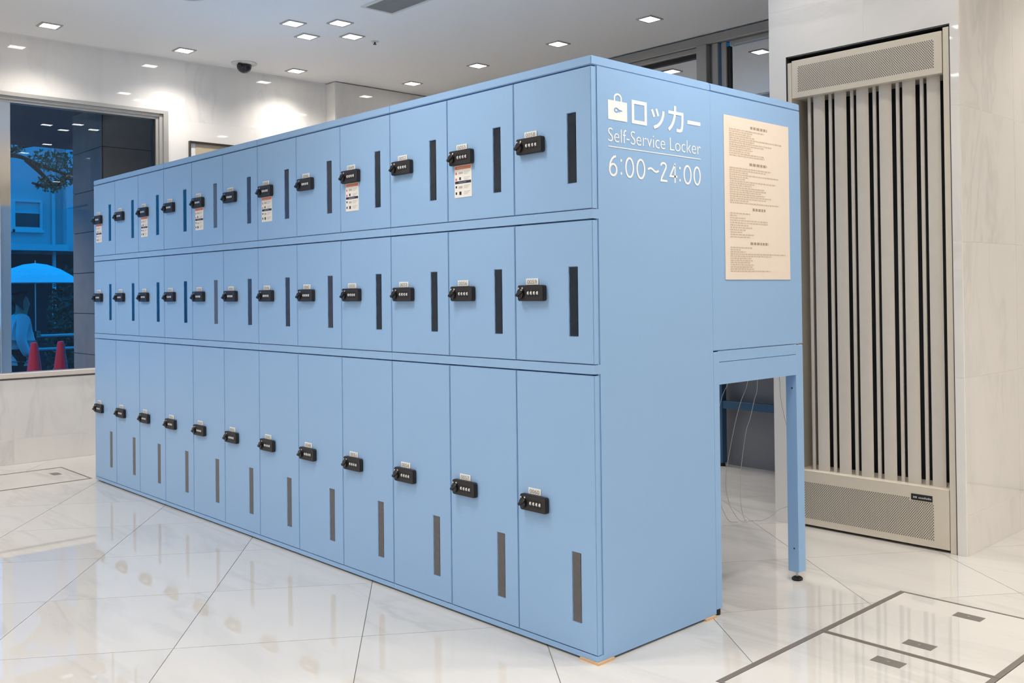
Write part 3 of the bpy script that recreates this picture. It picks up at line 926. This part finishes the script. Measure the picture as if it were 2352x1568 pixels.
def holes(x0, x1, z0, z1, dx, dz, r, parent, skip=None):
    mb = MB()
    j = 0
    z = z0
    while z <= z1:
        x = x0 + (dx / 2 if j % 2 else 0)
        while x <= x1:
            if not (skip and skip[0] < x < skip[1] and skip[2] < z < skip[3]):
                mb.face([(x + r * math.cos(a), YV + 0.0034, z + r * math.sin(a)) for a in [PI / 3 * q for q in range(6)]])
            x += dx
        z += dz; j += 1
    o = part('punched_holes', mb, M['hole'], parent)
    o['kind'] = 'stuff'
holes(-0.458, 0.216, 2.098, 2.222, 0.0105, 0.0062, 0.0027, tp)
holes(-0.458, 0.184, 0.046, 0.218, 0.0105, 0.0062, 0.0027, bp_, (0.075, 0.19, 0.204, 0.25))
pm = MB().box(0.083, 0.180, YV + 0.0015, YV + 0.004, 0.2085, 0.2350, 0)
u = 0.093
rnd = random.Random(3)
for i, w_ in enumerate([0.007, 0.009, None, 0.006, 0.008, 0.008, 0.006, 0.008, 0.007, 0.006]):
    if w_ is None: u += 0.006; continue
    h = 0.008 if i in (0, 1, 6, 8) else 0.0055
    pm.face([(u, YV + 0.001, 0.2175), (u + w_, YV + 0.001, 0.2175), (u + w_, YV + 0.001, 0.2175 + h), (u, YV + 0.001, 0.2175 + h)], 1)
    u += w_ + 0.0014
part('maker_plate', pm, [M['gasket'], M['st_grey']], bp_)
def fin_poly(w, d):
    """rounded wing section, front towards -y"""
    f = [(-w / 2 + 0.004, d * 0.6), (-w / 2, 0.004), (-w / 2 + 0.002, 0.001), (-w / 4, -0.001), (0, 0.0), (w / 4, 0.003), (w / 2.5, 0.007), (w / 2, 0.012), (w / 2 - 0.002, d), (w / 2 - 0.012, d)]
    if w < 0.03:
        f = [(-w / 2, d), (-w / 2, 0.002), (-w / 4, 0.0), (w / 4, 0.0), (w / 2, 0.003), (w / 2, d)]
    return f
for k in range(6):
    xc = -0.3705 + 0.1130 * k
    wide = MB().prism([(xc + a, YV + 0.036 + b) for a, b in fin_poly(0.058, 0.014)], 0.272, 2.068)
    part('wide_fin', wide, M['fin'], rd, smooth=True)
for k in range(6):
    xc = -0.425 + 0.1130 * k
    thin = MB().prism([(xc + a, YV + 0.042 + b) for a, b in fin_poly(0.0155, 0.010)], 0.272, 2.068)
    part('narrow_fin', thin, M['fin'], rd, smooth=True)

# ================================================================== FLOOR HATCHES
def hatch(x0, x1, yy0, yy1, plates, label):
    t = thing('floor_hatch', label, 'floor hatch', ((x0 + x1) / 2, (yy0 + yy1) / 2, 0), 'floor access hatches')
    b = 0.0095
    fr = MB()
    fr.box(x0, x0 + 2 * b, yy0, yy1, -0.012, 0.0008).box(x1 - 2 * b, x1, yy0, yy1, -0.012, 0.0008)
    fr.box(x0 + 2 * b, x1 - 2 * b, yy0, yy0 + b, -0.012, 0.0008).box(x0 + 2 * b, x1 - 2 * b, yy1 - b, yy1, -0.012, 0.0008)
    part('hatch_frame', fr, M['bronze'], t)
    part('inlay_tile', MB().box(x0 + 2 * b + 0.001, x1 - 2 * b - 0.001, yy0 + b + 0.001, yy1 - b - 0.001, -0.012, 0.0), M['floor'], t)
    for px, py in plates:
        h = part('lift_plate', MB().box(px - 0.048, px + 0.048, py - 0.0245, py + 0.0245, -0.006, 0.0009), M['plate'], t)
        part('plate_screw', MB().cyl((px, py, 0.0009), (px, py, 0.0016), 0.005, None, 12), M['steel'], h)
hatch(0.334, 0.924, 0.728, 1.304, [(0.640, 1.190), (0.635, 0.824)], 'floor hatch with two bronze lift plates, right of the lockers')
hatch(0.334, 0.924, 0.150, 0.7265, [(0.629, 0.626)], 'floor hatch with one lift plate in view, cut by the bottom edge of the picture')
hatch(-5.010, -4.414, -0.590, 0.004, [(-4.768, -0.105)], 'floor hatch by the left wall below the window')

# ================================================================== CEILING FITTINGS
lamp_spots = [
    ((-4.997, -0.056), 'square recessed downlight farthest left, above the window'),
    ((-5.048, 0.876), 'square recessed downlight by the left wall, left of the dome camera'),
    ((-5.094, 1.815), 'square recessed downlight by the left wall, right of the dome camera'),
    ((-3.854, 1.111), 'upper left downlight in the diamond of four'),
    ((-4.088, 1.347), 'lower left downlight in the diamond of four'),
    ((-3.632, 1.337), 'upper right downlight in the diamond of four, nearest the grille'),
    ((-3.873, 1.581), 'lower right downlight in the diamond of four, beside the sprinkler'),
    ((-4.855, 2.795), 'downlight in the row before the rear glazing, lowest and farthest left of the row'),
    ((-3.959, 2.800), 'downlight in the row before the rear glazing, second from the left'),
    ((-3.033, 2.805), 'downlight in the row before the rear glazing, just left above the locker corner'),
    ((-2.150, 2.811), 'downlight in the row before the rear glazing, largest and farthest right of the row')]
hidden = [(-5.05, -0.99 - 0.93 * k) for k in range(6)]
for cx, cy in ((-1.77, 1.34), (0.62, 0.45), (2.7, 1.34), (-3.86, -1.6), (-1.45, -2.45), (-0.77, -0.95), (1.7, -1.3), (-3.86, -4.5), (-0.9, -4.5), (2.05, -4.0)):
    hidden += [(cx, cy - 0.235), (cx - 0.23, cy), (cx + 0.23, cy), (cx, cy + 0.235)]
hidden += [(-0.36, 1.52), (0.56, 1.52), (0.9, 2.8), (1.8, 2.8), (2.7, 2.8), (3.6, 2.8), (4.5, 1.3), (4.5, -0.3), (4.5, -1.9), (4.5, -3.5)]
HW, LW = 0.066, 0.051
ring = MB()
for b in ((-HW, HW, -HW, -LW), (-HW, HW, LW, HW), (-HW, -LW, -LW, LW), (LW, HW, -LW, LW)):
    ring.box(b[0], b[1], b[2], b[3], -0.007, -0.0003)
ring_me = ring.mesh('trim_ring', M['trim'])
lens_me = MB().box(-LW, LW, -LW, LW, -0.0045, -0.0003).mesh('lens', M['lamp'])
ld = bpy.data.lights.new('downlight', 'SPOT')
ld.energy = LAMP_W
ld.color = LAMP_COLOR
ld.spot_size = math.radians(126)
ld.spot_blend = 1.0
ld.shadow_soft_size = 0.045
lw = ld.copy()                   # wall washers along the left wall
lw.energy = LAMP_W * 0.95
lw.spot_size = math.radians(136)
lp = ld.copy()                   # weaker pair in front of the pillar
lp.energy = LAMP_W * 0.42
def downlight(x, y, label, group):
    t = thing('downlight', label, 'ceiling light', (x, y, ZC), group)
    put('trim_ring', ring_me, t)
    put('lens', lens_me, t)
    l = bpy.data.objects.new('lamp', lw if x < -4.6 else lp if (1.4 < y < 1.55 and -0.5 < x < 0.6) else ld)
    COL.objects.link(l)
    l.parent = t
    l.location = (0, 0, -0.06)
for (x, y), lab in lamp_spots: downlight(x, y, lab, 'square recessed downlights')
for x, y in hidden: downlight(x, y, 'square recessed downlight on the ceiling outside the picture', 'downlights outside the picture')

t = thing('dome_camera', 'black dome security camera on the ceiling near the left wall', 'security camera', (-5.135, 1.388, ZC))
part('base_ring', MB().lathe([(0.098, -0.0003), (0.098, -0.006), (0.088, -0.012), (0.060, -0.014)], (-5.135, 1.388, ZC), 32), M['white_plastic'], t, smooth=True)
part('dome', MB().lathe([(0.056, -0.012), (0.056, -0.03), (0.052, -0.046), (0.042, -0.062), (0.026, -0.074), (0.010, -0.079)], (-5.135, 1.388, ZC), 32), M['dome'], t, smooth=True)
part('lens_housing', MB().cyl((-5.10, 1.345, ZC - 0.030), (-5.078, 1.318, ZC - 0.026), 0.012, 0.011, 14), M['gasket'], t)

t = thing('sprinkler_head', 'small sprinkler head on the ceiling right of the four downlights', 'sprinkler', (-3.886, 1.778, ZC))
part('cover_plate', MB().lathe([(0.030, -0.0003), (0.030, -0.004), (0.014, -0.006)], (-3.886, 1.778, ZC), 20), M['white_plastic'], t, smooth=True)
part('deflector', MB().cyl((-3.886, 1.778, ZC - 0.006), (-3.886, 1.778, ZC - 0.020), 0.006, None, 10).cyl((-3.886, 1.778, ZC - 0.020), (-3.886, 1.778, ZC - 0.023), 0.013, None, 12), M['gasket'], t)

gx0, gx1, gy0, gy1 = -3.195, -2.395, 1.255, 1.455
t = thing('ceiling_grille', 'grey slatted air grille in the ceiling at the top edge of the picture', 'air vent', ((gx0 + gx1) / 2, (gy0 + gy1) / 2, ZC))
b = 0.022
part('grille_frame', MB().box(gx0 - b, gx1 + b, gy0 - b, gy0, ZC - 0.008, ZC - 0.0003).box(gx0 - b, gx1 + b, gy1, gy1 + b, ZC - 0.008, ZC - 0.0003)
     .box(gx0 - b, gx0, gy0, gy1, ZC - 0.008, ZC - 0.0003).box(gx1, gx1 + b, gy0, gy1, ZC - 0.008, ZC - 0.0003), M['white_plastic'], t)
part('backing', MB().box(gx0, gx1, gy0, gy1, ZC - 0.0015, ZC - 0.0003), M['cavity'], t)
sl = MB()
x = gx0 + 0.006
while x < gx1 - 0.004:
    sl.box(x, x + 0.0075, gy0, gy1, ZC - 0.007, ZC - 0.0018)
    x += 0.0125
o = part('slats', sl, M['grille'], t); o['kind'] = 'stuff'

t = thing('ceiling_speaker', 'round ceiling speaker cut by the top edge of the picture', 'speaker', (-3.72, 0.345, ZC))
part('rim', MB().lathe([(0.105, -0.0003), (0.105, -0.008), (0.098, -0.011), (0.088, -0.011)], (-3.72, 0.345, ZC), 36), M['white_plastic'], t, smooth=True)
part('mesh_cover', MB().lathe([(0.087, -0.010), (0.06, -0.013), (0.02, -0.014)], (-3.72, 0.345, ZC), 36), M['grille'], t, smooth=True)

# ---- framed sign on the left wall, half hidden behind the lockers
sy0, sy1, sz0, sz1 = 1.040, 1.640, 1.900, 2.352
t = thing('framed_sign', 'tan framed sign on the left wall, mostly hidden behind the lockers', 'sign', (XW + 0.01, (sy0 + sy1) / 2, sz0))
b = 0.016
part('frame', MB().box(XW + 0.0005, XW + 0.030, sy0, sy1, sz1 - b, sz1).box(XW + 0.0005, XW + 0.030, sy0, sy1, sz0, sz0 + b)
     .box(XW + 0.0005, XW + 0.030, sy0, sy0 + 0.007, sz0 + b, sz1 - b).box(XW + 0.0005, XW + 0.030, sy1 - 0.007, sy1, sz0 + b, sz1 - b), M['sign_frame'], t)
part('mount', MB().box(XW + 0.0005, XW + 0.012, sy0 + 0.007, sy1 - 0.007, sz0 + b, sz1 - b), M['sticker'], t)
part('face', MB().box(XW + 0.012, XW + 0.016, sy0 + 0.05, sy1 - 0.05, sz0 + 0.03, sz1 - b), M['sign_face'], t)

# ---- blue metal table in the shadow behind the bank
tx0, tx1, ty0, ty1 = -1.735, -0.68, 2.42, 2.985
t = thing('steel_table', 'blue steel table, darkened for shade, against the rear parapet, behind the locker bank', 'table', ((tx0 + tx1) / 2, (ty0 + ty1) / 2, 0))
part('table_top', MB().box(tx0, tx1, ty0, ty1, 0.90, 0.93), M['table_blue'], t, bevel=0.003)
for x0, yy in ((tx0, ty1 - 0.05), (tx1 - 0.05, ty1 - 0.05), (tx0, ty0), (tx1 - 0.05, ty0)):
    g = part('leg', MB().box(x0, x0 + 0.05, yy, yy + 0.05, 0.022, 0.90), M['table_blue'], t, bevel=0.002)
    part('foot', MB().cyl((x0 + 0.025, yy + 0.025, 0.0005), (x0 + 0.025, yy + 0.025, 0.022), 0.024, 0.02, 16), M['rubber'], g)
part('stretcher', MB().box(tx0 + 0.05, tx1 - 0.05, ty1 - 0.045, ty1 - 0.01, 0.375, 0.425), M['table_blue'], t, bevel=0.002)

# ================================================================== OUTSIDE THE LEFT WINDOW
struct('terrain_street', MB().box(-60, XW - 0.22, -30, 50, -0.7, -0.5), M['asphalt'])
porch = struct('terrain_porch', MB().box(-9.3, XW - 0.22, -6, 6, -0.5, -0.02), M['porch'])
roof = struct('ceiling_porch', MB().box(-9.0, XW - 0.22, -8, 8, 2.72, 3.0), M['soffit'])
# clad pillar of the porch
pil = struct('wall_porch_pillar', MB().box(-6.89, -6.21, 0.69, 1.9, -0.02, 2.72), M['cavity'])
for k in range(8):
    z0, z1 = -0.015 + 0.3415 * k, -0.015 + 0.3415 * (k + 1) - 0.006
    part('cladding_panel', MB().box(-6.21, -6.20, 0.682, 1.285, z0, z1).box(-6.90, -6.20, 0.68, 0.69, z0, z1), M['brown_tile'], pil)
    part('cladding_panel', MB().box(-6.21, -6.20, 1.29, 1.9, z0, z1), M['brown_tile'], pil)
# unseen porch lamp, added to light the paving, the pillar and the cones
pll = bpy.data.lights.new('porch_fill_downlight', 'SPOT')
pll.energy = 110; pll.color = LAMP_COLOR; pll.spot_size = math.radians(130); pll.spot_blend = 0.8; pll.shadow_soft_size = 0.06
for x, y in ((-7.6, -0.6),):
    t = thing('porch_fill_downlight', 'added fill light under the porch roof outside the picture', 'ceiling light', (x, y, 2.72), 'downlights outside the picture')
    put('trim_ring', ring_me, t); put('lens', lens_me, t)
    l = bpy.data.objects.new('lamp', pll); COL.objects.link(l); l.parent = t; l.location = (0, 0, -0.06)

# traffic cones
for (x, y), lab in (((-8.5, 0.815), 'red traffic cone outside the window, the left one'), ((-8.5, 1.058), 'red traffic cone outside the window, the right one')):
    t = thing('traffic_cone', lab, 'traffic cone', (x, y, -0.02), 'traffic cones outside')
    part('cone_body', MB().lathe([(0.125, 0.02), (0.112, 0.08), (0.036, 0.68), (0.030, 0.715), (0.018, 0.722)], (x, y, -0.02), 20), M['cone'], t, smooth=True)
    part('cone_base', MB().box(x - 0.18, x + 0.18, y - 0.112, y + 0.112, -0.0195, 0.002), M['cone'], t, bevel=0.006)

# house across the street
hs = thing('house', 'white two-storey house across the street, seen through the window', 'house', (-20.0, 2.5, -0.5))
part('upper_wall', MB().box(-22, -18, -2.5, 3.95, 2.12, 6.2), M['facade'], hs)
part('bay_wall', MB().box(-22, -17.7, 3.95, 5.6, 2.02, 6.2), M['facade'], hs)
part('ledge', MB().box(-18, -17.6, -2.5, 3.95, 2.02, 2.14), M['white_metal'], hs)
part('garage_opening', MB().box(-19.5, -19.3, -2.5, 5.6, -0.5, 2.02), M['facade_dark'], hs)
part('lower_wall', MB().box(-22, -17.8, 5.6, 9.5, -0.5, 6.2), M['facade'], hs)
part('drainpipe', MB().cyl((-17.95, 3.80, -0.5), (-17.95, 3.80, 6.0), 0.035, None, 10), M['white_metal'], hs)
for yy in (2.62, 3.12):
    wd = part('window', MB().box(-18.02, -17.93, yy - 0.02, yy + 0.48, 2.42, 2.47).box(-18.02, -17.93, yy - 0.02, yy + 0.48, 2.94, 2.99)
              .box(-18.02, -17.93, yy - 0.02, yy + 0.02, 2.47, 2.94).box(-18.02, -17.93, yy + 0.44, yy + 0.48, 2.47, 2.94)
              .box(-18.02, -17.94, yy + 0.02, yy + 0.44, 2.73, 2.745).box(-18.02, -17.88, yy - 0.04, yy + 0.50, 2.37, 2.42), M['white_metal'], hs)
    part('pane', MB().box(-18.01, -17.985, yy + 0.02, yy + 0.44, 2.47, 2.73), M['house_glass'], wd)
    part('blind', MB().box(-18.01, -17.98, yy + 0.02, yy + 0.44, 2.745, 2.94), M['facade'], wd)

# leaves
def leaves(n, c, rad, size, rnd, mb):
    for i in range(n):
        while True:
            p = Vector((rnd.uniform(-1, 1), rnd.uniform(-1, 1), rnd.uniform(-1, 1)))
            if p.length < 1: break
        p = Vector((c[0] + p.x * rad[0], c[1] + p.y * rad[1], c[2] + p.z * rad[2]))
        d = Vector((rnd.gauss(0, 1), rnd.gauss(0, 1), rnd.gauss(0, 1))).normalized()
        e = d.orthogonal().normalized()
        s = size * rnd.uniform(0.6, 1.3)
        mb.face([p - d * s, p + e * s * 0.45, p + d * s, p - e * s * 0.45])
rnd = random.Random(5)
for (x, y, z, rx, ry, rz), lab in (((-14.5, 3.02, 0.30, 0.42, 0.36, 0.85), 'dark clipped shrub behind the guard rail, right of the umbrella'),
                                   ((-15.4, 2.45, 0.05, 0.42, 0.36, 0.60), 'low dark shrub behind the guard rail, under the umbrella'),
                                   ((-15.9, 3.45, 0.75, 0.4, 0.36, 0.95), 'tall loose shrub beside the porch pillar')):
    t = thing('shrub', lab, 'shrub', (x, y, -0.5), 'shrubs across the street')
    mb = MB(); leaves(1500, (x, y, z), (rx, ry, rz), 0.05, rnd, mb)
    o = part('foliage', mb, M['leaf_dark'], t)
    st = MB()
    for q in range(5):
        a = q * 1.3
        st.tube([(x + 0.05 * math.cos(a), y + 0.05 * math.sin(a), -0.5), (x + rx * 0.3 * math.cos(a), y + ry * 0.3 * math.sin(a), z - rz * 0.3), (x + rx * 0.5 * math.cos(a), y + ry * 0.5 * math.sin(a), z + rz * 0.2)], 0.014, 6)
    part('stems', st, M['bark'], t)
# guard rail
t = thing('guard_rail', 'white metal guard rail along the far kerb', 'railing', (-13, 2.2, -0.5))
for z in (0.41, 0.60):
    part('rail', MB().tube([(-13, -3, z), (-13, 2.0, z), (-13, 6, z)], 0.020, 8), M['white_metal'], t, smooth=True)
for y in (-2.0, 0.4, 2.8, 5.2):
    part('post', MB().cyl((-13, y, -0.5), (-13, y, 0.62), 0.028, None, 10), M['white_metal'], t)
# tree with a branch reaching into view
t = thing('street_tree', 'dark leafy tree reaching a branch across the window', 'tree', (-10.2, 0.35, -0.5))
part('trunk', MB().tube([(-10.2, 0.30, -0.5), (-10.18, 0.36, 0.8), (-10.15, 0.42, 2.0), (-10.1, 0.52, 2.9), (-10.2, 0.6, 4.2)], lambda s: 0.13 - 0.07 * s, 12), M['bark'], t, smooth=True)
for pts in ([(-10.13, 0.46, 2.45), (-10.05, 0.80, 2.70), (-10.0, 1.06, 2.74), (-10.0, 1.30, 2.66), (-10.0, 1.56, 2.58), (-10.0, 1.74, 2.56)],
            [(-10.0, 1.16, 2.71), (-10.0, 1.30, 2.58), (-10.0, 1.42, 2.46), (-10.0, 1.52, 2.44)],
            [(-10.0, 1.60, 2.56), (-10.0, 1.50, 2.47), (-10.0, 1.34, 2.42), (-10.0, 1.22, 2.45)],
            [(-10.05, 0.90, 2.73), (-10.0, 1.10, 2.84), (-10.0, 1.34, 2.90)]):
    part('branch', MB().tube(pts, lambda s: 0.032 - 0.020 * s, 8), M['bark'], t, smooth=True)
mb = MB()
for c, r, n in (((-10, 1.40, 2.72), (0.25, 0.22, 0.13), 420), ((-10, 1.66, 2.70), (0.25, 0.14, 0.20), 300), ((-10, 1.42, 2.45), (0.22, 0.16, 0.10), 300),
                ((-10, 1.02, 2.84), (0.2, 0.14, 0.10), 160), ((-10.2, 0.45, 4.0), (1.2, 1.2, 0.9), 900), ((-10, 1.62, 2.52), (0.2, 0.12, 0.07), 120)):
    leaves(int(n * 0.8), c, r, 0.024, rnd, mb)
part('foliage', mb, M['leaf'], t)

# ---- passer-by with an umbrella
GZ = -0.5
PX, PY = -12.0, 1.60
def skin_obj(name, verts, edges, radii, material, parent, sub=2):
    me = bpy.data.meshes.new(name)
    off = wloc(parent)
    me.from_pydata([Vector(v) - off for v in verts], edges, [])
    o = bpy.data.objects.new(name, me)
    COL.objects.link(o)
    o.parent = parent
    sk = o.modifiers.new('skin', 'SKIN')
    sk.use_smooth_shade = True
    for i, r in enumerate(radii):
        d = me.skin_vertices[0].data[i]
        d.radius = (r, r) if not isinstance(r, tuple) else r
        d.use_root = (i == 0)
    if sub:
        s = o.modifiers.new('sub', 'SUBSURF'); s.levels = sub; s.render_levels = sub
    dg = bpy.context.evaluated_depsgraph_get()
    m2 = bpy.data.meshes.new_from_object(o.evaluated_get(dg))
    o.modifiers.clear()
    o.data = m2
    m2.materials.clear(); m2.materials.append(material)
    return o
ps = thing('person', 'person in a white raincoat and black trousers walking under an umbrella outside', 'person', (PX, PY, GZ))
def J(dx, dy, z): return (PX + dx, PY + dy, GZ + z)
joints = {
    'pelvis': (J(0, 0, 0.93), 0.115), 'belly': (J(0, 0.01, 1.08), 0.11), 'chest': (J(0, 0.02, 1.28), 0.125), 'neck': (J(0, 0.03, 1.44), 0.050), 'chin': (J(0, 0.05, 1.52), 0.070), 'head': (J(0, 0.05, 1.61), 0.092), 'crown': (J(0, 0.04, 1.675), 0.06),
    'nose': (J(0, 0.145, 1.575), 0.014),
    'shL': (J(-0.165, 0.02, 1.37), 0.055), 'elL': (J(-0.22, 0.03, 1.10), 0.040), 'wrL': (J(-0.13, 0.17, 1.13), 0.028), 'haL': (J(-0.075, 0.235, 1.17), 0.030),
    'shR': (J(0.165, 0.02, 1.37), 0.055), 'elR': (J(0.22, -0.03, 1.10), 0.040), 'wrR': (J(0.22, 0.06, 0.88), 0.028), 'haR': (J(0.21, 0.08, 0.80), 0.030),
    'hipL': (J(-0.09, 0, 0.88), 0.085), 'knL': (J(-0.09, 0.14, 0.50), 0.055), 'anL': (J(-0.09, 0.16, 0.09), 0.036), 'toL': (J(-0.09, 0.31, 0.035), 0.030),
    'hipR': (J(0.09, 0, 0.88), 0.085), 'knR': (J(0.09, -0.06, 0.48), 0.055), 'anR': (J(0.09, -0.28, 0.14), 0.036), 'toR': (J(0.09, -0.16, 0.035), 0.030)}
for s, sx in (('L', -1), ('R', 1)):
    h = Vector(joints['ha' + s][0])
    for q in range(4):
        a = h + Vector((sx * 0.012 * (1.5 - q), 0.02, -0.02 * (s == 'R') + 0.018 * (1.5 - q) * (s == 'L')))
        tip = a + (Vector((0.030, 0.030, -0.005)) if s == 'L' else Vector((0, 0.015, -0.055 + 0.006 * abs(q - 1))))
        joints['f%s%da' % (s, q)] = (tuple(a), 0.0095)
        joints['f%s%db' % (s, q)] = (tuple(tip), 0.008)
    joints['t%sa' % s] = (tuple(h + Vector((0.02, 0.02, 0.015))), 0.010)
    joints['t%sb' % s] = (tuple(h + Vector((0.035, 0.040, 0.005))), 0.008)
names = list(joints)
ed = [('pelvis', 'belly'), ('belly', 'chest'), ('chest', 'neck'), ('neck', 'chin'), ('chin', 'head'), ('head', 'crown'), ('chin', 'nose')]
for s in 'LR':
    ed += [('chest', 'sh' + s), ('sh' + s, 'el' + s), ('el' + s, 'wr' + s), ('wr' + s, 'ha' + s), ('pelvis', 'hip' + s), ('hip' + s, 'kn' + s), ('kn' + s, 'an' + s), ('an' + s, 'to' + s)]
    ed += [('ha' + s, 'f%s%da' % (s, q)) for q in range(4)] + [('f%s%da' % (s, q), 'f%s%db' % (s, q)) for q in range(4)]
    ed += [('ha' + s, 't%sa' % s), ('t%sa' % s, 't%sb' % s)]
skin_obj('body', [joints[n][0] for n in names], [(names.index(a), names.index(b)) for a, b in ed], [joints[n][1] for n in names], M['skin'], ps)
cn = ['pelvis', 'belly', 'chest', 'shL', 'elL', 'wrL', 'shR', 'elR', 'wrR']
cv = [joints[n][0] for n in cn] + [J(0, -0.01, 0.82)]
skin_obj('raincoat', cv, [(0, 1), (1, 2), (2, 3), (3, 4), (4, 5), (2, 6), (6, 7), (7, 8), (0, 9)], [0.165, 0.155, 0.15, 0.085, 0.065, 0.055, 0.085, 0.065, 0.055, 0.175], M['coat'], ps)
tn = ['pelvis', 'hipL', 'knL', 'anL', 'hipR', 'knR', 'anR']
skin_obj('trousers', [joints[n][0] for n in tn], [(0, 1), (1, 2), (2, 3), (0, 4), (4, 5), (5, 6)], [0.13, 0.10, 0.075, 0.06, 0.10, 0.075, 0.06], M['cloth_dark'], ps)
skin_obj('hair', [J(0, 0.035, 1.62), J(0, 0.02, 1.68), J(0, -0.02, 1.56)], [(0, 1), (0, 2)], [0.098, 0.075, 0.075], M['hair'], ps)
skin_obj('shoe', [joints['anL'][0], joints['toL'][0]], [(0, 1)], [0.045, 0.036], M['cloth_dark'], ps)
skin_obj('shoe', [joints['anR'][0], joints['toR'][0]], [(0, 1)], [0.045, 0.036], M['cloth_dark'], ps)
ux, uy = PX - 0.06, PY + 0.225
um = thing('umbrella', 'white open umbrella held by the person outside the window', 'umbrella', (ux, uy, GZ + 1.1))
cp = MB()
n, rr = 8, 0.56
rings = [(0.0, 0.265), (0.14, 0.245), (0.30, 0.185), (0.44, 0.10), (rr, 0.0)]
zr = GZ + 1.84
for q in range(n * 4):
    a0, a1 = 2 * PI * q / (n * 4), 2 * PI * (q + 1) / (n * 4)
    def pt_(r, z, a, q_):
        sag = 1 - 0.035 * (1 - abs(((q_ % 4) / 2.0) - 1)) * (r / rr)
        return (ux + r * sag * math.cos(a), uy + r * sag * math.sin(a), zr + z)
    for k in range(4):
        (ra, za), (rb, zb) = rings[k], rings[k + 1]
        f = [pt_(rb, zb, a0, q), pt_(rb, zb, a1, q + 1), pt_(ra, za, a1, q + 1), pt_(ra, za, a0, q)]
        cp.face(f if k else f[:3])
o = part('canopy', cp, M['brolly'], um)
part('shaft', MB().cyl((ux, uy, GZ + 1.08), (ux, uy, zr + 0.30), 0.007, None, 8), M['steel'], um)
part('handle', MB().tube([(ux, uy, GZ + 1.20), (ux, uy, GZ + 1.08), (ux, uy + 0.03, GZ + 1.04), (ux, uy + 0.06, GZ + 1.07)], 0.012, 8), M['rubber'], um, smooth=True)
for q in range(n):
    a = 2 * PI * q / n
    part('rib', MB().tube([(ux + r * math.cos(a), uy + r * math.sin(a), zr + z - 0.006) for r, z in rings[1:]], 0.003, 5, sub=2), M['steel'], um)
